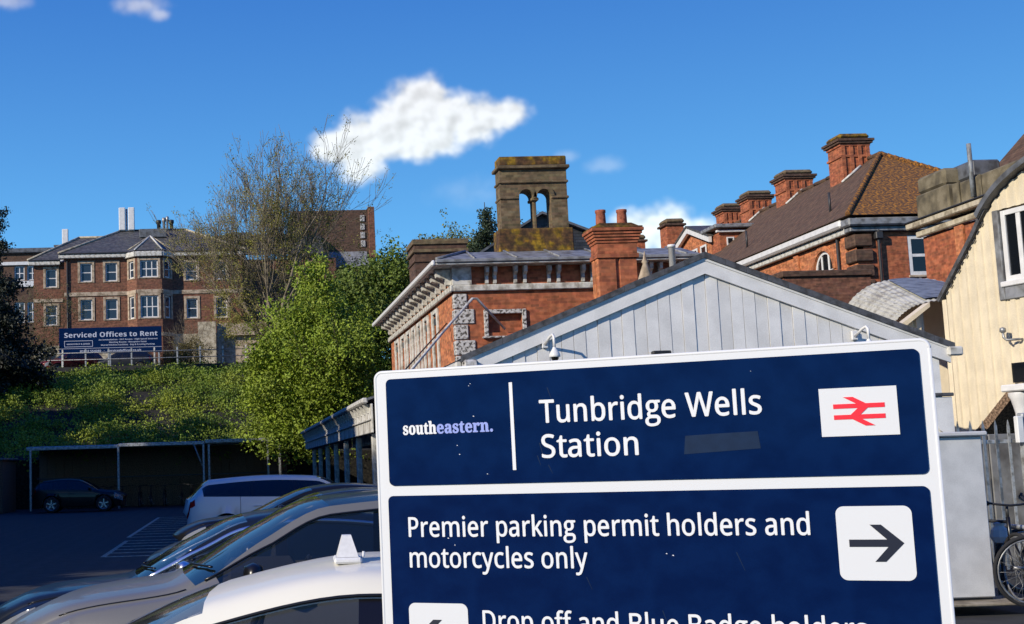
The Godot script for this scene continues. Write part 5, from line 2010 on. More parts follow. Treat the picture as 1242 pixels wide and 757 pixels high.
func trees() -> void:
	var small := leaf_clump(16, 0.20, 5)
	var fine := leaf_clump(12, 0.16, 6)
	var big := leaf_clump(16, 0.30, 7)
	var needle := leaf_clump(22, 0.24, 8, 0.4)
	# tall half-bare tree with many pale stems
	tree("bare_tree", "tall half-bare tree with pale stems and sparse yellowish leaves", Vector3(2.9, TERRACE - 0.2, -85), {"trunks": 6, "min_r": 0.012, "trunk": 4.9, "radius": 0.17, "depth": 5, "kids": 3, "spread": 0.6, "lift": 0.2, "rise": 0.4, "wobble": 0.09, "bark": "bark_pale", "leaf_depth": 1, "per_tip": 0.2, "loose": 0.14, "clump": 0.6, "colour": Color(0.20, 0.20, 0.03), "colour2": Color(0.32, 0.29, 0.06), "mesh": fine,
		"puffs": [[-2.6, 4.0, 0.5, 2.0, 1.5, 1.6, 220], [-1.4, 2.4, 0.6, 2.2, 1.2, 1.5, 200], [2.2, 9.5, 0, 2.2, 2.0, 1.8, 120], [5.0, 8.0, 0, 2.4, 2.0, 1.8, 120], [1.0, 12.0, 0, 1.6, 2.4, 1.5, 70]]})
	# bright green young tree in front of it
	tree("maple_tree", "bright spring-green leafy tree standing behind the bike shed", Vector3(3.6, 0, -58.5), {"trunk": 3.2, "radius": 0.16, "depth": 4, "kids": 3, "spread": 0.55, "lift": 0.3, "bark": "bark", "leaf_depth": 2, "per_tip": 1.6, "loose": 0.45, "clump": 0.62, "bare_below": 2.2, "colour": Color(0.17, 0.255, 0.016), "colour2": Color(0.28, 0.36, 0.03), "mesh": small,
		"puffs": [[0.3, 9.3, 0, 0.9, 2.0, 0.9, 330], [-0.6, 7.2, 0, 1.7, 1.8, 1.5, 700], [1.0, 6.3, 0.2, 1.9, 1.8, 1.5, 700], [-1.4, 5.0, 0.3, 1.7, 1.5, 1.4, 600], [0.4, 4.6, 0.4, 2.3, 1.6, 1.7, 800], [-0.6, 3.0, 0.6, 1.9, 0.9, 1.2, 400], [-2.2, 6.3, 0.0, 0.8, 0.9, 0.8, 140]]})
	# trees beyond the station house
	tree("broadleaf_tree", "mid-green leafy tree rising behind the station house eaves", Vector3(7.6, TERRACE - 4.0, -74), {"trunk": 3.0, "radius": 0.15, "depth": 3, "colour": Color(0.09, 0.15, 0.016), "colour2": Color(0.17, 0.23, 0.03), "mesh": small, "clump": 0.8, "per_tip": 1.5,
		"puffs": [[0, 6.0, 0, 2.6, 2.4, 2.0, 800], [-1.6, 4.6, 0.5, 2.4, 2.2, 1.8, 700], [1.8, 7.6, 0, 1.6, 1.8, 1.4, 420], [2.6, 4.5, 0, 2.4, 2.4, 1.8, 600]]})
	tree("scrub_tree", "dark scrubby tree right below the tall brick block", Vector3(10.8, TERRACE - 2.0, -88), {"trunk": 3.2, "radius": 0.12, "depth": 4, "colour": Color(0.05, 0.07, 0.014), "colour2": Color(0.09, 0.11, 0.022), "mesh": small, "clump": 0.7, "per_tip": 0.8, "spread": 0.8,
		"puffs": [[-0.5, 6.0, 0, 2.4, 2.6, 2.0, 450], [1.5, 8.0, 0, 1.5, 1.8, 1.4, 220]]})
	tree("hill_tree", "soft yellow-green tree left of the dark pointed conifer", Vector3(15.0, 8.0, -84), {"trunk": 3.4, "radius": 0.14, "depth": 4, "colour": Color(0.14, 0.17, 0.03), "colour2": Color(0.22, 0.23, 0.05), "mesh": small, "clump": 0.7, "per_tip": 1.6,
		"puffs": [[-1.0, 7.0, 0, 2.0, 1.7, 1.6, 600], [1.4, 6.6, 0, 1.6, 1.5, 1.4, 500]]})
	tree("hill_tree", "soft green tree showing through the belfry arches", Vector3(19.4, 7.5, -82), {"trunk": 3.4, "radius": 0.14, "depth": 4, "colour": Color(0.11, 0.15, 0.02), "colour2": Color(0.18, 0.19, 0.035), "mesh": small, "clump": 0.7, "per_tip": 1.8,
		"puffs": [[-1.4, 6.6, 0, 1.9, 2.4, 1.6, 900], [1.0, 7.4, 0, 1.6, 2.2, 1.5, 700]]})
	conifer("conifer", "dark pointed conifer beside the belfry", Vector3(16.2, 7.0, -79), 11.3, 2.6, 190, Color(0.018, 0.035, 0.014), Color(0.03, 0.055, 0.02), needle)
	# dark conifers at the edge of the car park; the row goes on out of the frame and shades it
	conifer("tall_conifer", "dark tall conifer at the corner of the terrace", Vector3(-13.9, 6.0, -76), 12.6, 3.1, 90, Color(0.010, 0.016, 0.010), Color(0.018, 0.028, 0.014), needle, "conifers along the car park edge")
	var lit := tree("shrub_tree", "thin small-leaved shrub before the office corner window", Vector3(-13.2, TERRACE - 1.2, -90), {"trunk": 2.4, "radius": 0.07, "depth": 4, "colour": Color(0.08, 0.085, 0.03), "colour2": Color(0.13, 0.12, 0.04), "mesh": fine, "clump": 0.5, "per_tip": 0.9, "puffs": [[-0.4, 5.6, 0, 1.3, 1.8, 1.0, 160]]})
	lit.set_meta("category", "shrub")
	var rt := tree("leafless_shrub", "grey leafless shrub between banner and yellow hedge", Vector3(-3.4, TERRACE, -93), {"trunks": 4, "trunk": 1.6, "radius": 0.045, "depth": 4, "kids": 3, "spread": 0.6, "bark": "bark_pale", "leaf_depth": 0, "per_tip": 0.05, "clump": 0.3, "colour": Color(0.12, 0.1, 0.05), "colour2": Color(0.15, 0.12, 0.06), "mesh": fine})
	rt.set_meta("category", "shrub")
	var hb := tree("clipped_hedge", "block of brown and yellow clipped hedge by the stone pier", Vector3(-2.9, TERRACE - 0.3, -88), {"trunk": 1.0, "radius": 0.05, "depth": 2, "colour": Color(0.10, 0.075, 0.02), "colour2": Color(0.15, 0.13, 0.025), "mesh": fine, "clump": 0.5, "per_tip": 1.0, "puffs": [[0.0, 1.3, 0, 1.3, 1.0, 0.8, 420], [-1.4, 0.9, 0.2, 1.0, 0.7, 0.7, 240]]})
	hb.set_meta("category", "hedge")
	# shading row outside the frame
	var row := [[-25.0, -71.0, 2.5, 12.5], [-27.0, -66.5, 0.0, 16.0], [-25.0, -62.5, 0.0, 16.5], [-29.0, -58.0, 0.0, 18.5], [-25.0, -54.5, 0.0, 18.0], [-25.0, -50.5, 0.0, 18.0], [-29.0, -48.1, 0.0, 19.5], [-25.0, -45.7, 0.0, 18.0], [-29.0, -43.3, 0.0, 19.5], [-25.0, -40.9, 0.0, 18.0], [-29.0, -38.5, 0.0, 19.5], [-25.0, -36.1, 0.0, 21.5], [-29.0, -33.7, 0.0, 23.0], [-25.0, -31.3, 0.0, 21.5], [-29.0, -28.9, 0.0, 23.0], [-25.0, -26.5, 0.0, 21.5], [-29.0, -24.1, 0.0, 23.0], [-25.0, -21.7, 0.0, 21.5], [-29.0, -19.3, 0.0, 23.0], [-25.0, -16.9, 0.0, 21.5], [-29.0, -14.5, 0.0, 23.0], [-25.0, -12.1, 0.0, 18.0], [-29.0, -9.7, 0.0, 19.5], [-27.0, -5.5, 0.0, 13.5], [-22.0, -6.5, 0.0, 11.0]]
	var src: Node3D = null
	for k in row.size():
		var q: Array = row[k]
		if src == null:
			src = conifer("shade_conifer", "dense dark conifer in the row left of the car park", Vector3(q[0], q[2], q[1]), 17.0, 5.6, 240, Color(0.012, 0.022, 0.010), Color(0.022, 0.035, 0.014), leaf_clump(26, 0.55, 12, 0.2), "conifers along the car park edge")
		var c: Node3D = src if k == 0 else copy(src, Vector3(q[0], q[2], q[1]), k * 1.1)
		c.scale = Vector3.ONE * (q[3] / 17.0)


# ------------------------------------------------------------------ cars
# A car is lofted from its nose (x = 0) to its tail (x = L) out of cross-sections; the node's origin is on the ground under its middle, the nose points to -x.
func car(label: String, at: Vector3, turn: float, s: Dictionary) -> Node3D:
	var t := thing(s.get("name", "parked_car"), label, "car", at, turn, "parked cars")
	var L: float = s.L
	var W: float = s.W / 2.0
	var H: float = s.H
	var gc: float = s.get("clear", 0.2)
	var xa: float = s.xa
	var xr: float = s.xr
	var xc: float = s.xc
	var xt: float = s.xt
	var hood: float = s.hood
	var deck: float = s.deck
	var xb: float = s.xb
	var top_x := [0.0, 0.10, 0.45, xa - 0.12, xa, lerpf(xa, xr, 0.5), xr, (xr + xc) * 0.47, xc, xt, L - 0.12, L]
	var top_y := [s.nose - 0.10, s.nose, lerpf(s.nose, hood, 0.5) + 0.03, hood - 0.015, hood + 0.02, lerpf(hood + 0.02, H - s.get("dip", 0.045), 0.56), H - s.get("dip", 0.045), H, H - 0.07, deck, deck - 0.06, deck - 0.3]
	var wid_x := [0.0, 0.12, 0.4, 1.0, 1.7, L - 1.2, L - 0.4, L - 0.1, L]
	var wid_y := [0.66, 0.80, 0.93, 0.985, 1.0, 1.0, 0.95, 0.86, 0.74]
	var rw_x := [0.0, xa - 0.1, xa, xr, (xr + xc) / 2, xc, xt, L]
	var rw_y := [0.84, 0.84, 0.835, 0.70, 0.69, 0.665, 0.76, 0.80]
	var belt0: float = s.get("belt", hood - 0.04)
	var wheels := [s.get("fw", 0.85), L - s.get("rw", 0.85)]
	var R: float = s.get("wheel", 0.32)
	var section := func(x: float) -> Array:
		var tc := pchip(top_x, top_y, x)
		var w := W * pchip(wid_x, wid_y, x)
		var rw := W * pchip(rw_x, rw_y, x) * pchip(wid_x, wid_y, x) / 1.0
		var ts := tc - 0.045
		var bl := lerpf(belt0, belt0 + s.get("rise", 0.09), clampf((x - xa) / (xt - xa), 0, 1))
		bl = minf(bl, ts - 0.03)
		var g := clampf((ts - bl - 0.03) / 0.25, 0, 1)
		var low := gc
		var out := []
		for q in [[0.0, 0.86], [0.06, 0.955], [0.3, 0.99], [0.58, 1.0], [0.84, 0.992]]:
			out.append(Vector3(x, lerpf(low, bl, q[0]), w * q[1]))
		out.append(Vector3(x, bl, w * 0.955))
		out.append(Vector3(x, lerpf(bl, ts, 0.5), lerpf(w * 0.95, rw, 0.46) + 0.016 * g))
		out.append(Vector3(x, ts - 0.055 * g - 0.006, rw + 0.022 * g))
		out.append(Vector3(x, ts, rw - 0.012 * g))
		out.append(Vector3(x, lerpf(ts, tc, 0.55), rw * 0.76))
		out.append(Vector3(x, lerpf(ts, tc, 0.9), rw * 0.42))
		out.append(Vector3(x, tc, 0.0))
		var bow := pchip([0.0, 0.5, xa - 0.2, xa, xr, xr + 0.6, xc - 0.3, xc, xt, L], [0.16, 0.10, 0.08, 0.15, 0.09, 0.0, 0.0, -0.06, -0.12, -0.12], x)
		for p in out.size():
			for wx in wheels:
				var dx: float = absf(x - wx)
				var ra := R + 0.055
				if dx < ra:
					var ym := R + sqrt(ra * ra - dx * dx)
					if out[p].y < ym and p < 5:
						out[p].y = ym
			var zz: float = out[p].z / maxf(w, 0.01)
			out[p].x -= bow * clampf(1.0 - zz * zz, 0, 1)
		return out
	# stations with the breaks in the shape kept
	var xs := [0.0, 0.03, 0.07, 0.12, 0.2, 0.3]
	var breaks := [0.3, 0.45, wheels[0] + R + 0.06, xa - 0.12, xa, xa + 0.12, xr, xb - 0.04, xb + 0.05, s.get("xq", xc - 0.1), xc, xt, L - 0.12, L]
	breaks.sort()
	for k in breaks.size() - 1:
		var n := maxi(1, int(ceil((breaks[k + 1] - breaks[k]) / 0.07)))
		for j in n:
			xs.append(lerpf(breaks[k], breaks[k + 1], float(j + 1) / n))
	var secs := []
	for x in xs:
		secs.append(section.call(x))
	var st := {}
	var put := func(key: String, a: Vector3, b: Vector3, c: Vector3, d: Vector3, out: Vector3) -> void:
		if not st.has(key):
			st[key] = S()
			st[key].set_smooth_group(0)
		quado(st[key], a, b, c, d, out)
	var half := Vector3(L / 2, 0, 0)
	var xq: float = s.get("xq", xc - 0.1)
	var mid := Vector3(0, 0.6, 0)
	for i in xs.size() - 1:
		var x: float = (xs[i] + xs[i + 1]) / 2
		for j in 11:
			var tall: float = secs[i][7].y - secs[i][5].y
			var key := "body"
			if x > xa + 0.12 and x < xt - 0.02 and (j == 5 or j == 6) and tall > 0.05:
				if x < xb - 0.04:
					key = "front_window"
				elif x < xb + 0.05:
					key = "pillar"
				elif x < xq:
					key = "rear_window"
				elif x < xq + 0.07:
					key = "pillar"
				elif s.get("quarter", false) and x < xc + 0.1:
					key = "quarter_window"
			elif x > xa and x < xr and j >= 8:
				key = "windscreen"
			elif x > xc and x < xt and j >= 8:
				key = "tailgate_glass"
			elif j >= 8 and x >= xr and x <= xc and s.get("black_roof", false):
				key = "roof"
			elif x < 0.42 and (j == 3 or j == 4) and x > 0.03:
				key = "headlight"
			elif x > L - 0.2 and j == 4:
				key = "tail_light"
			elif x < 0.12 and j < 3:
				key = "bumper"
			elif j == 0:
				key = "sill"
			for side in [1.0, -1.0]:
				var f := Vector3(1, 1, side)
				var kk := key
				if key in ["front_window", "rear_window", "quarter_window", "headlight", "tail_light"]:
					kk = key + ("+" if side > 0 else "-")
				var a: Vector3 = secs[i][j] * f - half
				var b: Vector3 = secs[i + 1][j] * f - half
				var c: Vector3 = secs[i + 1][j + 1] * f - half
				var d: Vector3 = secs[i][j + 1] * f - half
				put.call(kk, a, b, c, d, (a + c) / 2 - Vector3(clampf((a.x + c.x) / 2, -L / 2 + 0.7, L / 2 - 0.7), 0.6, 0))
	# nose and tail faces
	for e in [0, xs.size() - 1]:
		var out := Vector3(-1 if e == 0 else 1, 0, 0)
		for j in 11:
			var a: Vector3 = secs[e][j] - half
			var b: Vector3 = secs[e][j + 1] - half
			put.call("grille" if e == 0 and j < 4 else ("body" if j >= 2 else "bumper"), a, b, b * Vector3(1, 1, -1), a * Vector3(1, 1, -1), out)
	# underside
	for i in xs.size() - 1:
		var a: Vector3 = secs[i][0] - half
		var b: Vector3 = secs[i + 1][0] - half
		put.call("floor_pan", a, b, b * Vector3(1, 1, -1), a * Vector3(1, 1, -1), Vector3.DOWN)
	var paint: Material = M[s.paint]
	var gl: Material = M[s.get("glass", "car_glass")]
	var how := {"body": paint, "roof": M.paint_black, "pillar": M.trim_black, "windscreen": gl, "tailgate_glass": M.car_glass_dark, "bumper": M.plastic_black if s.get("dark_bumper", true) else paint, "sill": M.plastic_black, "grille": M.plastic_black, "floor_pan": M.plastic_black}
	for key: String in st:
		var nm := key.trim_suffix("+").trim_suffix("-")
		var m: Material = how.get(nm, gl)
		if nm == "headlight":
			m = M.lamp_glass
		elif nm == "tail_light":
			m = M.lamp_red
		elif nm in ["rear_window", "quarter_window"]:
			m = M.car_glass_dark
		obj(nm, st[key], m, t)
	# trim along the window line
	for side in [1.0, -1.0]:
		if s.has("chrome"):
			var line := []
			for i in xs.size():
				if xs[i] > xa + 0.03 and xs[i] < xc + 0.05:
					line.append(secs[i][7] * Vector3(1, 1, side) - half + Vector3(0, 0.012, side * 0.006))
			var c := S()
			tube(c, line, s.chrome, 6)
			obj("window_trim", c, M.chrome if s.chrome > 0.01 else M.trim_black, t)
		# shut lines: bonnet edge and doors
		var seam := S()
		var l1 := []
		for i in xs.size():
			if xs[i] > 0.32 and xs[i] <= xa - 0.05:
				l1.append(secs[i][8] * Vector3(1, 1, side) - half + Vector3(0, 0.001, 0))
		tube(seam, l1, 0.004, 4)
		for xd in [xa + 0.04, xb, s.get("xq", xc - 0.1) + 0.3]:
			var q: Array = section.call(xd)
			var l2 := []
			for j in range(1, 6):
				l2.append(q[j] * Vector3(1, 1, side) - half)
			tube(seam, l2, 0.005, 4)
		obj("shut_line", seam, M.trim_black, t)
		# mirror
		var q2: Array = section.call(xa + 0.3)
		var mp: Vector3 = q2[5] * Vector3(1, 1, side) - half + Vector3(0, 0.07, side * 0.13)
		var ms := S()
		lathe(ms, [Vector2(0.0, -0.075), Vector2(0.07, -0.06), Vector2(0.098, 0.0), Vector2(0.085, 0.055), Vector2(0.0, 0.075)], 14, Transform3D(Basis.from_scale(Vector3(0.62, 1.0, 1.15)), mp))
		var mir := obj("mirror", ms, M[s.get("mirror", "trim_black")], t)
		var stalk := S()
		box(stalk, mp + Vector3(0.0, -0.05, -side * 0.08), Vector3(0.06, 0.03, 0.12), 0.01)
		obj("stalk", stalk, M.trim_black, mir)
		# door handles
		for xh in [xb - 0.14, s.get("xq", xc - 0.1) - 0.08]:
			var q3: Array = section.call(xh)
			var hs := S()
			box(hs, q3[4] * Vector3(1, 1, side) - half + Vector3(0, -0.05, side * 0.015), Vector3(0.2, 0.026, 0.03), 0.01)
			obj("door_handle", hs, paint, t)
		# wheels
		for wx in wheels:
			var base := Transform3D(Basis(Vector3(1, 0, 0), Vector3(0, 0, side), Vector3(0, -side, 0)), Vector3(wx - L / 2, R, side * (W * 0.97 - 0.11)))
			var ws := S()
			lathe(ws, [Vector2(R * 0.66, -0.11), Vector2(R * 0.93, -0.11), Vector2(R, -0.07), Vector2(R, 0.07), Vector2(R * 0.93, 0.11), Vector2(R * 0.66, 0.11)], 26, base)
			var wh := obj("wheel", ws, M.tyre, t)
			ws = S()
			lathe(ws, [Vector2(R * 0.68, 0.10), Vector2(R * 0.62, 0.095), Vector2(R * 0.6, 0.03), Vector2(0.0, 0.03)], 26, base)
			for k in 5:
				box(ws, Vector3(0, 0.065, R * 0.34), Vector3(R * 0.2, 0.05, R * 0.56), 0.012, base * Transform3D(Basis(Vector3.UP, TAU * k / 5.0), Vector3.ZERO))
			obj("rim", ws, M.alloy, wh)
		# wiper resting on the foot of the windscreen
		if s.get("inside", false):
			var wp := S()
			var line := []
			for k in 7:
				var xw := xa + 0.05 + 0.012 * k
				var q4: Array = section.call(xw)
				var f := 0.15 + 0.11 * k
				var j := 11.0 - f * 3.0
				var a4: Vector3 = q4[int(j)]
				var b4: Vector3 = q4[mini(int(j) + 1, 11)]
				line.append(a4.lerp(b4, j - int(j)) * Vector3(1, 1, side) - half + Vector3(0, 0.018, 0))
			tube(wp, line, 0.008, 5)
			obj("wiper", wp, M.trim_black, t)
	if s.get("inside", false):
		var ins: Material = M.cloth_dark
		var hs := S()
		box(hs, Vector3(xa + 0.36 - L / 2, hood - 0.05, 0), Vector3(0.5, 0.16, W * 1.5), 0.05)
		obj("dashboard", hs, ins, t)
		for side in [1.0, -1.0]:
			var sx := xb - 0.12 - L / 2
			hs = S()
			box(hs, Vector3(sx - 0.2, 0.5, side * 0.36), Vector3(0.5, 0.16, 0.46), 0.06)
			box(hs, Vector3.ZERO, Vector3(0.14, 0.62, 0.46), 0.06, Transform3D(Basis(Vector3(0, 0, 1), -0.22), Vector3(sx + 0.1, 0.80, side * 0.36)))
			var seat := obj("seat", hs, M.cloth_grey, t)
			hs = S()
			box(hs, Vector3.ZERO, Vector3(0.1, 0.2, 0.25), 0.045, Transform3D(Basis(Vector3(0, 0, 1), -0.15), Vector3(sx + 0.2, 1.2, side * 0.36)))
			obj("headrest", hs, ins, seat)
		hs = S()
		box(hs, Vector3(xq + 0.1 - L / 2, 0.85, 0), Vector3(0.16, 0.66, W * 1.5), 0.06)
		obj("rear_seat", hs, ins, t)
		var sw := S()
		var ring := []
		for k in 19:
			var a := TAU * k / 18.0
			ring.append(Vector3(xa + 0.62 - L / 2 + sin(a) * 0.06, 0.93 + sin(a) * 0.17, -0.36 + cos(a) * 0.18))
		tube(sw, ring, 0.016, 6)
		obj("steering_wheel", sw, M.plastic_black, t)
		# belt on the pillar
		var bs := S()
		tube(bs, [Vector3(xb + 0.03 - L / 2, H - 0.22, W * 0.68), Vector3(xb - 0.02 - L / 2, 0.75, W * 0.80)], 0.018, 4)
		obj("seat_belt", bs, M.galvanised, t)
	return t


func cars() -> void:
	var saloon := {"L": 4.55, "W": 1.82, "H": 1.43, "xa": 1.25, "xr": 2.08, "xc": 3.25, "xt": 4.05, "xb": 2.30, "xq": 3.2, "hood": 0.93, "nose": 0.70, "deck": 1.02, "belt": 0.92}
	var suv := {"L": 4.5, "W": 1.9, "H": 1.55, "xa": 1.15, "xr": 1.95, "xc": 3.9, "xt": 4.35, "xb": 2.36, "xq": 3.25, "hood": 1.07, "nose": 0.82, "deck": 1.08, "belt": 1.03, "wheel": 0.35, "clear": 0.22, "quarter": true}
	# white taxi-like saloon nearest the sign
	var d := saloon.duplicate()
	d.merge({"paint": "paint_white", "inside": true, "chrome": 0.007, "H": 1.335, "mirror": "paint_white", "dip": 0.105, "xa": 1.22, "xr": 1.86, "xb": 2.42, "xq": 3.25, "hood": 0.90, "belt": 0.88}, true)
	var w := car("cream-white car with white roof marker, tight behind the blue sign", Vector3(0.42, 0, -5.24), -0.15, d)
	var rm := thing("roof_marker", "white tapered roof marker standing on the cream-white car", "roof marker", Vector3(0.425, 1.326, -5.0), -0.05)
	rm.scale = Vector3(0.9, 0.97, 0.9)
	var st := S()
	box(st, Vector3(0, 0.012, 0), Vector3(0.118, 0.024, 0.2), 0.008)
	obj("base", st, M.white, rm)
	st = S()
	var lo := [Vector3(-0.045, 0.025, 0.085), Vector3(0.045, 0.025, 0.085), Vector3(0.045, 0.025, -0.085), Vector3(-0.045, 0.025, -0.085)]
	var hi := [Vector3(-0.020, 0.108, 0.035), Vector3(0.018, 0.108, 0.035), Vector3(0.018, 0.108, -0.035), Vector3(-0.020, 0.108, -0.035)]
	for k in 4:
		quado(st, lo[k], lo[(k + 1) % 4], hi[(k + 1) % 4], hi[k], (lo[k] + lo[(k + 1) % 4]) / 2 - Vector3(0, 0.025, 0))
	quado(st, hi[0], hi[1], hi[2], hi[3], Vector3.UP)
	obj("cone", st, M.white, rm)
	st = S()
	tube(st, [Vector3(0.055, 0.02, 0.06), Vector3(0.066, 0.026, 0.06), Vector3(0.068, 0.045, 0.06)], 0.006, 8)
	obj("catch", st, M.white, rm)
	# warm grey crossover
	d = suv.duplicate()
	d.merge({"paint": "paint_grey", "inside": true, "chrome": 0.007, "black_roof": true, "mirror": "trim_black", "hood": 1.06, "nose": 0.80, "belt": 1.02}, true)
	car("metallic grey crossover with black roof between two parked cars", Vector3(0.90, 0, -8.28), 0.0, d)
	# dark saloon with a bright window line
	d = saloon.duplicate()
	d.merge({"paint": "paint_navy", "inside": true, "chrome": 0.02, "H": 1.365, "L": 4.65, "mirror": "chrome", "hood": 0.87, "belt": 0.86, "nose": 0.62}, true)
	car("dark blue saloon with bright chrome window line beside grey crossover", Vector3(0.38, 0, -10.85), 0.0, d)
	d = saloon.duplicate()
	d.merge({"paint": "paint_ink", "H": 1.42, "glass": "car_glass_dark"}, true)
	car("dark car with blunt black nose past the chrome-trimmed saloon", Vector3(1.3, 0, -15.9), 0.0, d)
	d = saloon.duplicate()
	d.merge({"paint": "paint_black", "H": 1.42, "hood": 1.0, "nose": 0.78, "belt": 0.98, "glass": "car_glass_dark", "chrome": 0.009}, true)
	car("black car with low roof in front of the white estate", Vector3(1.42, 0, -20.4), 0.0, d)
	d = suv.duplicate()
	d.merge({"paint": "paint_silverwhite", "H": 1.53, "L": 4.7, "glass": "car_glass_dark", "xc": 4.2, "xt": 4.62}, true)
	car("white estate car with its tail towards the empty lane", Vector3(1.3, 0, -28.4), PI, d)
	d = saloon.duplicate()
	d.merge({"paint": "paint_red", "H": 1.47, "L": 3.6, "glass": "car_glass_dark", "xa": 0.95, "xr": 1.6, "xb": 1.9, "xq": 2.5, "xc": 2.8, "xt": 3.4}, true)
	car("red car behind the white estate car", Vector3(0.5, 0, -39.5), 0.0, d)
	d = suv.duplicate()
	d.merge({"paint": "paint_black", "H": 1.46, "L": 3.95, "W": 1.75, "glass": "car_glass_dark", "xc": 3.45, "xt": 3.82, "xq": 2.95, "hood": 0.98, "nose": 0.75, "belt": 0.94}, true)
	car("black hatchback parked across the front of the bike shed", Vector3(-6.85, 0, -57.0), PI, d)
	d = suv.duplicate()
	d.merge({"paint": "paint_maroon", "H": 1.6, "glass": "car_glass_dark"}, true)
	car("maroon car behind the fence under the navy banner", Vector3(-11.2, TERRACE, -89.5), 0.5, d)
	d = suv.duplicate()
	d.merge({"paint": "paint_navy", "H": 1.55, "glass": "car_glass_dark"}, true)
	car("dark blue car behind the fence under the navy banner", Vector3(-7.6, TERRACE, -90.0), -0.2, d)


# ------------------------------------------------------------------ bicycles, cabinet, palisade
func bicycle(label: String, at: Vector3, turn: float, lean: float, paint: String, group: String) -> Node3D:
	var t := thing("bicycle", label, "bicycle", at, turn, group)
	t.rotation.z = 0.0
	var R := 0.34
	for x in [-0.52, 0.52]:
		var st := S()
		var ring := []
		for k in 33:
			var a := TAU * k / 32.0
			ring.append(Vector3(x + cos(a) * R, 0.355 + sin(a) * R, 0))
		tube(st, ring, 0.019, 6)
		var wh := obj("wheel", st, M.tyre, t)
		st = S()
		ring = []
		for k in 33:
			var a := TAU * k / 32.0
			ring.append(Vector3(x + cos(a) * (R - 0.03), 0.355 + sin(a) * (R - 0.03), 0))
		tube(st, ring, 0.011, 5)
		obj("rim", st, M.steel, wh)
		st = S()
		for k in 18:
			var a := TAU * k / 18.0
			tube(st, [Vector3(x, 0.355, 0.03 * (1 if k % 2 else -1)), Vector3(x + cos(a) * (R - 0.03), 0.355 + sin(a) * (R - 0.03), 0)], 0.0018, 3)
		tube(st, [Vector3(x, 0.355, -0.05), Vector3(x, 0.355, 0.05)], 0.02, 8)
		obj("spokes", st, M.steel, wh)
	var bb := Vector3(0.05, 0.30, 0)
	var head0 := Vector3(-0.38, 0.62, 0)
	var head1 := Vector3(-0.345, 0.86, 0)
	var seat := Vector3(0.21, 0.86, 0)
	var rear := Vector3(0.52, 0.355, 0)
	var st := S()
	tube(st, [bb, head0], 0.02, 8)
	tube(st, [head1 - Vector3(0, 0.05, 0), seat - Vector3(0.015, 0.06, 0)], 0.017, 8)
	tube(st, [bb, seat], 0.017, 8)
	tube(st, [head0 - Vector3(0.01, 0.05, 0), head1], 0.021, 8)
	for z in [0.05, -0.05]:
		tube(st, [bb + Vector3(0, 0, z * 0.5), rear + Vector3(0, 0, z)], 0.009, 6)
		tube(st, [seat - Vector3(0.03, 0.1, 0), rear + Vector3(0, 0, z)], 0.008, 6)
		tube(st, [head0 + Vector3(0, -0.03, z * 0.8), Vector3(-0.47, 0.48, z), Vector3(-0.52, 0.355, z)], 0.011, 6)
	obj("frame", st, M[paint], t)
	st = S()
	tube(st, [head1, head1 + Vector3(0.01, 0.12, 0)], 0.014, 8)
	tube(st, [Vector3(-0.30, 1.02, 0.30), Vector3(-0.38, 0.99, 0.12), Vector3(-0.40, 0.98, 0), Vector3(-0.38, 0.99, -0.12), Vector3(-0.30, 1.02, -0.30)], 0.012, 8)
	var hb := obj("handlebar", st, M.plastic_black, t)
	st = S()
	for z in [0.3, -0.3]:
		tube(st, [Vector3(-0.31, 1.018, z * 0.95), Vector3(-0.24, 1.035, z * 1.2)], 0.017, 8)
	obj("grip", st, M.tyre, hb)
	st = S()
	tube(st, [seat - Vector3(0.01, 0.03, 0), seat + Vector3(0.02, 0.10, 0)], 0.013, 8)
	lathe(st, [Vector2(0.0, -0.03), Vector2(0.8, -0.02), Vector2(1.0, 0.0), Vector2(0.8, 0.03), Vector2(0.0, 0.04)], 14, Transform3D(Basis.from_scale(Vector3(0.14, 1.0, 0.07)), seat + Vector3(0.03, 0.12, 0)))
	obj("saddle", st, M.plastic_black, t)
	st = S()
	lathe(st, [Vector2(0.0, 0.0), Vector2(0.09, 0.0), Vector2(0.09, 0.008), Vector2(0.0, 0.008)], 20, Transform3D(Basis(Vector3.RIGHT, Vector3(0, 0, 1), Vector3(0, -1, 0)), bb + Vector3(0, 0, 0.04)))
	tube(st, [bb + Vector3(0, 0, 0.06), bb + Vector3(0.09, -0.13, 0.07)], 0.01, 6)
	tube(st, [bb + Vector3(0, 0, -0.06), bb + Vector3(-0.09, 0.13, -0.07)], 0.01, 6)
	box(st, bb + Vector3(0.09, -0.14, 0.11), Vector3(0.09, 0.02, 0.08), 0.005)
	box(st, bb + Vector3(-0.09, 0.14, -0.11), Vector3(0.09, 0.02, 0.08), 0.005)
	obj("crank", st, M.steel, t)
	t.rotation.x = 0.0
	if lean != 0.0:
		t.basis = Basis(Vector3.UP, turn) * Basis(Vector3(1, 0, 0), lean)
	return t


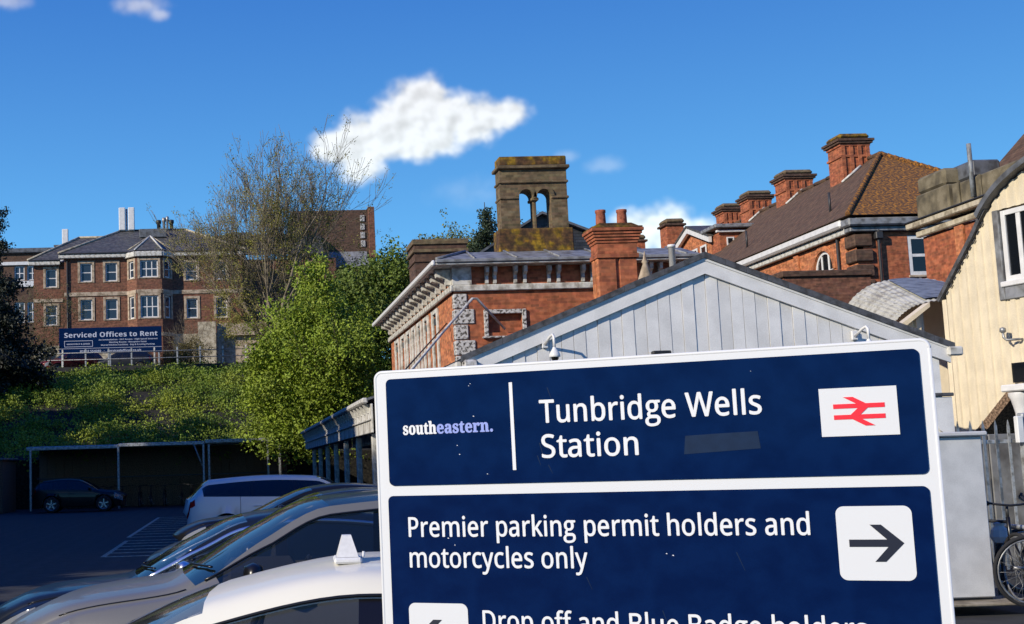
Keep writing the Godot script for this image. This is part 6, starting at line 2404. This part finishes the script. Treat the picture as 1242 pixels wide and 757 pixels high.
func cabinet_and_bikes() -> void:
	var c := place("utility_cabinet", "tall pale grey steel cabinet next to the bicycles", "cabinet", Vector3(7.2, 0.1, -13.2))
	var st := S()
	bx(st, 6.5, 7.73, 0.16, 1.80, -13.75, -13.0, 0.012)
	obj("body", st, M.cabinet, c)
	st = S()
	bx(st, 6.46, 7.77, 1.802, 1.85, -13.8, -12.95, 0.012)
	obj("lid", st, M.cabinet, c)
	st = S()
	bx(st, 6.52, 7.71, 0.10, 0.158, -13.7, -13.03)
	obj("plinth", st, M.plastic_black, c)
	var sl := S()
	bx(sl, 6.3, 7.95, 0.10, 0.135, -13.9, -12.75, 0.01)
	var slab := obj("concrete_slab", sl, M.paving)
	slab.set_meta("kind", "structure")
	# palisade fence with pointed pales and a gate post
	var f := place("palisade_fence", "grey steel palisade fence behind the bicycles", "fence", Vector3(11, 0.1, -16))
	for k in 18:
		var x := 9.2 + k * 0.165
		st = S()
		prism(st, PackedVector2Array([Vector2(x, 0.14), Vector2(x + 0.035, 0.14), Vector2(x + 0.035, 1.94), Vector2(x + 0.018, 2.02), Vector2(x, 1.94)]), -16.012, -16.0)
		obj("pale", st, M.galvanised if k > 3 else M.steel, f)
	for y in [0.45, 1.72]:
		st = S()
		bx(st, 9.1, 12.2, y, y + 0.05, -16.06, -16.014, 0.005)
		obj("rail", st, M.galvanised, f)
	st = S()
	bx(st, 9.98, 10.10, 0.1, 2.1, -15.98, -15.86, 0.015)
	obj("gate_post", st, M.galvanised, f)
	st = S()
	bx(st, 9.90, 9.985, 1.72, 2.06, -15.92, -15.84, 0.01)
	obj("lock_box", st, M.white, f)
	var sc := place("shade_tinted_hoarding", "flat hoarding with shade painted into its grey, behind the palisade", "hoarding", Vector3(11, 0.1, -17))
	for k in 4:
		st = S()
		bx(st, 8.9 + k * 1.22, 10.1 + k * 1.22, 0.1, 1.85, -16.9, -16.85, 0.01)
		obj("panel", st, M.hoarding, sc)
	# stands and bicycles
	for k in 3:
		var s := place("cycle_stand", "bent steel hoop stand between the bicycles", "cycle stand", Vector3(8.2 + k * 0.75, 0.1, -13.4), "cycle stands")
		st = S()
		var x := 8.2 + k * 0.75
		tube(st, [Vector3(x, 0.1, -13.0), Vector3(x, 0.75, -13.0), Vector3(x, 0.84, -13.08), Vector3(x, 0.84, -13.62), Vector3(x, 0.75, -13.7), Vector3(x, 0.1, -13.7)], 0.026, 8)
		obj("hoop", st, M.galvanised, s)
	bicycle("red-framed bicycle half hidden behind the cabinet edge", Vector3(9.0, 0.1, -13.75), 0.1, 0.06, "frame_red", "bicycles by the cabinet")
	bicycle("black-framed bicycle leaning at the cycle stands", Vector3(8.95, 0.1, -13.12), 0.05, -0.08, "trim_black", "bicycles by the cabinet")
	bicycle("black bicycle with large front wheel nearest the kerb", Vector3(8.32, 0.1, -12.45), -0.12, 0.05, "paint_ink", "bicycles by the cabinet")
	bicycle("black bicycle turned end-on close by the cabinet", Vector3(7.98, 0.1, -13.42), PI / 2 - 0.12, 0.04, "trim_black", "bicycles by the cabinet")
	var bag := place("carrier_bag", "crumpled pale carrier bag hanging on a bicycle", "bag", Vector3(7.95, 0.8, -13.1))
	st = S()
	lathe(st, [Vector2(0.0, -0.12), Vector2(0.07, -0.11), Vector2(0.10, -0.05), Vector2(0.085, 0.02), Vector2(0.05, 0.06), Vector2(0.06, 0.09), Vector2(0.02, 0.10)], 9, Transform3D(Basis.from_scale(Vector3(1, 1, 0.8)), Vector3(7.98, 0.80, -13.25)), false)
	obj("bag_body", st, M.bag, bag)
	# bicycles in the shed, nose to the wall
	var src: Node3D = null
	for k in 16:
		var at := Vector3(-8.6 + k * 0.66 + 0.1 * sin(k * 2.3), 0, -61.6 + 0.15 * cos(k * 1.7))
		var turn := PI / 2 + 0.12 * sin(k * 3.1)
		if src == null:
			src = bicycle("parked bicycle standing under the bike shed roof", at, turn, 0.0, "paint_ink", "bicycles in the shed")
		else:
			copy(src, at, turn)


# ------------------------------------------------------------------ the station sign
func station_sign() -> void:
	var t := thing("station_sign", "large blue and white station direction sign with arrows", "sign", Vector3(0.43994, 0, -3.95), 0.0)
	t.basis = Basis(Vector3(0.89312799, 0, 0.44980262), Vector3.UP, Vector3(-0.44980262, 0, 0.89312799))
	var y := 1.982
	var w := 1.545
	var st := S()
	var low := y - 1.42
	prism(st, rrect(0, low, w, y, 0.022), -0.05, 0.0)
	var face := obj("backing_board", st, M.sign_white, t)
	# rolled edge
	st = S()
	var edge := []
	for p in rrect(0.002, low + 0.002, w - 0.002, y - 0.002, 0.022):
		edge.append(Vector3(p.x, p.y, -0.004))
	edge.append(edge[0])
	tube(st, edge, 0.006, 6)
	obj("edge_trim", st, M.sign_white, t)
	for x in [0.22, w - 0.22]:
		st = S()
		tube(st, [Vector3(x, -0.02, -0.09), Vector3(x, y - 0.1, -0.09)], 0.038, 14)
		obj("post", st, M.galvanised, t)
		for yy in [y - 0.25, low + 0.3]:
			st = S()
			bx(st, x - 0.06, x + 0.06, yy - 0.03, yy + 0.03, -0.135, -0.051, 0.006)
			obj("clamp", st, M.galvanised, t)
	st = S()
	prism(st, rrect(0.037, y - 0.350, 1.518, y - 0.024, 0.016), 0.001, 0.004)
	var up := obj("upper_panel", st, M.navy, t)
	st = S()
	prism(st, rrect(0.031, low + 0.03, 1.515, y - 0.381, 0.016), 0.001, 0.004)
	var lowp := obj("lower_panel", st, M.navy, t)
	var sans := SystemFont.new()
	sans.font_names = PackedStringArray(["Droid Sans"])
	var slab := SystemFont.new()
	slab.font_names = PackedStringArray(["Droid Serif"])
	slab.font_weight = 700
	var z := 0.0052
	st = S()
	prism(st, PackedVector2Array([Vector2(0.424, y - 0.312), Vector2(0.434, y - 0.312), Vector2(0.434, y - 0.054), Vector2(0.424, y - 0.054)]), 0.0042, 0.006)
	obj("divider", st, M.letter, up)
	text(up, "lettering", "south", slab, 0.089, y - 0.196, 0.105, 0.035, z, M.letter, Transform3D.IDENTITY, 0.0, 0.0010)
	text(up, "lettering", "eastern.", slab, 0.197, y - 0.196, 0.172, 0.035, z, M.letter_blue, Transform3D.IDENTITY, 0.0, 0.0010)
	text(up, "lettering", "Tunbridge Wells", sans, 0.512, y - 0.177, 0.610, 0.0655, z, M.letter, Transform3D.IDENTITY, 0.0, 0.0011)
	text(up, "lettering", "Station", sans, 0.513, y - 0.278, 0.274, 0.0655, z, M.letter, Transform3D.IDENTITY, 0.0, 0.0011)
	var sx := text(lowp, "lettering", "Premier parking permit holders and", sans, 0.094, y - 0.504, 1.127, 0.0575, z, M.letter, Transform3D.IDENTITY, 0.0, 0.0009)
	text(lowp, "lettering", "motorcycles only", sans, 0.094, y - 0.595, 0, 0.0575, z, M.letter, Transform3D.IDENTITY, sx, 0.0009)
	text(lowp, "lettering", "Drop off and Blue Badge holders", sans, 0.312, y - 0.777, 0, 0.0575, z, M.letter, Transform3D.IDENTITY, sx, 0.0009)
	# double arrow emblem on a white plate
	st = S()
	prism(st, PackedVector2Array([Vector2(1.269, y - 0.246), Vector2(1.458, y - 0.246), Vector2(1.458, y - 0.118), Vector2(1.269, y - 0.118)]), 0.0042, 0.0058)
	var plate := obj("emblem_plate", st, M.sign_white, up)
	st = S()
	var c := Vector2(1.3645, y - 0.1813)
	var arms := PackedVector2Array([Vector2(-0.0625, 0.0085), Vector2(0.006, 0.0085), Vector2(-0.0365, 0.0385), Vector2(-0.0130, 0.0385), Vector2(0.0270, 0.0205), Vector2(0.0625, 0.0205), Vector2(0.0625, 0.0085), Vector2(0.0285, 0.0085), Vector2(-0.0035, -0.0085), Vector2(0.0625, -0.0085), Vector2(0.0625, -0.0205), Vector2(0.0, -0.0205), Vector2(0.0365, -0.0385), Vector2(0.0130, -0.0385), Vector2(-0.0270, -0.0205), Vector2(-0.0625, -0.0205), Vector2(-0.0625, -0.0085), Vector2(-0.0285, -0.0085), Vector2(-0.0015, 0.006)])
	# drawn as bars and slanted strokes, each a little apart in depth
	for q in [[[-0.0625, 0.0085], [0.0625, 0.0085], [0.0625, 0.0205], [-0.0625, 0.0205]], [[-0.0625, -0.0205], [0.0625, -0.0205], [0.0625, -0.0085], [-0.0625, -0.0085]]]:
		var p := PackedVector2Array()
		for k in q:
			p.append(c + Vector2(k[0], k[1]))
		prism(st, p, 0.0060, 0.0070)
	for q in [[[-0.0365, 0.0385], [-0.0130, 0.0385], [0.0275, 0.0145], [0.0040, 0.0145]], [[0.0275, 0.0145], [-0.0035, -0.0145], [-0.0275, -0.0145], [0.0035, 0.0145]], [[0.0365, -0.0385], [0.0130, -0.0385], [-0.0275, -0.0145], [-0.0040, -0.0145]]]:
		var p := PackedVector2Array()
		for k in q:
			p.append(c + Vector2(k[0], k[1]))
		prism(st, p, 0.0060, 0.0073)
	obj("emblem", st, M.letter_red, plate)
	# arrow plates
	for q in [[1.287, 1.469, y - 0.623, y - 0.4305, 1.0], [0.084, 0.267, y - 0.893, y - 0.7005, -1.0]]:
		st = S()
		prism(st, rrect(q[0], q[2], q[1], q[3], 0.02), 0.0042, 0.0058)
		var ap := obj("arrow_plate", st, M.sign_white, lowp)
		var cx: float = (q[0] + q[1]) / 2
		var cy: float = (q[2] + q[3]) / 2
		var p := PackedVector2Array()
		for k in [[-0.063, -0.0095], [0.030, -0.0095], [-0.004, -0.048], [0.022, -0.048], [0.068, 0.0], [0.016, 0.048], [-0.011, 0.048], [0.028, 0.0095], [-0.063, 0.0095]]:
			p.append(Vector2(cx + k[0] * q[4], cy + k[1]))
		st = S()
		prism(st, p, 0.0059, 0.0068)
		obj("arrow", st, M.ink, ap)
	# patch of dull film, and paint chips
	st = S()
	prism(st, PackedVector2Array([Vector2(0.911, y - 0.281), Vector2(1.113, y - 0.271), Vector2(1.108, y - 0.224), Vector2(1.0, y - 0.227), Vector2(0.917, y - 0.230)]), 0.0042, 0.0048)
	obj("film_patch", st, M.tape, up)
	var r := RandomNumberGenerator.new()
	r.seed = 3
	st = S()
	for q in [[0.256, 0.235], [0.262, 0.262], [0.300, 0.058], [0.305, 0.052], [0.31, 0.15], [0.345, 0.322], [0.215, 0.51], [0.235, 0.53], [0.845, 0.555], [0.862, 0.56], [1.1, 0.06]]:
		var s := r.randf_range(0.0012, 0.0028)
		prism(st, PackedVector2Array([Vector2(q[0], y - q[1]), Vector2(q[0] + s * 1.6, y - q[1] - s * 0.3), Vector2(q[0] + s * 1.2, y - q[1] + s), Vector2(q[0] - s * 0.3, y - q[1] + s * 0.8)]), 0.0041, 0.0046)
	var sc := S()
	for q in [[0.505, 0.235, 0.518, 0.285], [0.497, 0.272, 0.506, 0.300], [0.528, 0.300, 0.540, 0.325], [0.536, 0.075, 0.546, 0.105], [0.62, 0.62, 0.635, 0.655], [0.825, 0.71, 0.84, 0.755], [1.03, 0.55, 1.05, 0.60]]:
		prism(sc, PackedVector2Array([Vector2(q[0], y - q[1]), Vector2(q[0] + 0.0025, y - q[1]), Vector2(q[2] + 0.001, y - q[3]), Vector2(q[2], y - q[3])]), 0.0041, 0.0044)
	obj("scuff_marks", sc, M.tape, t).set_meta("kind", "stuff")
	var ch := obj("paint_chips", st, M.chip, t)
	ch.set_meta("kind", "stuff")
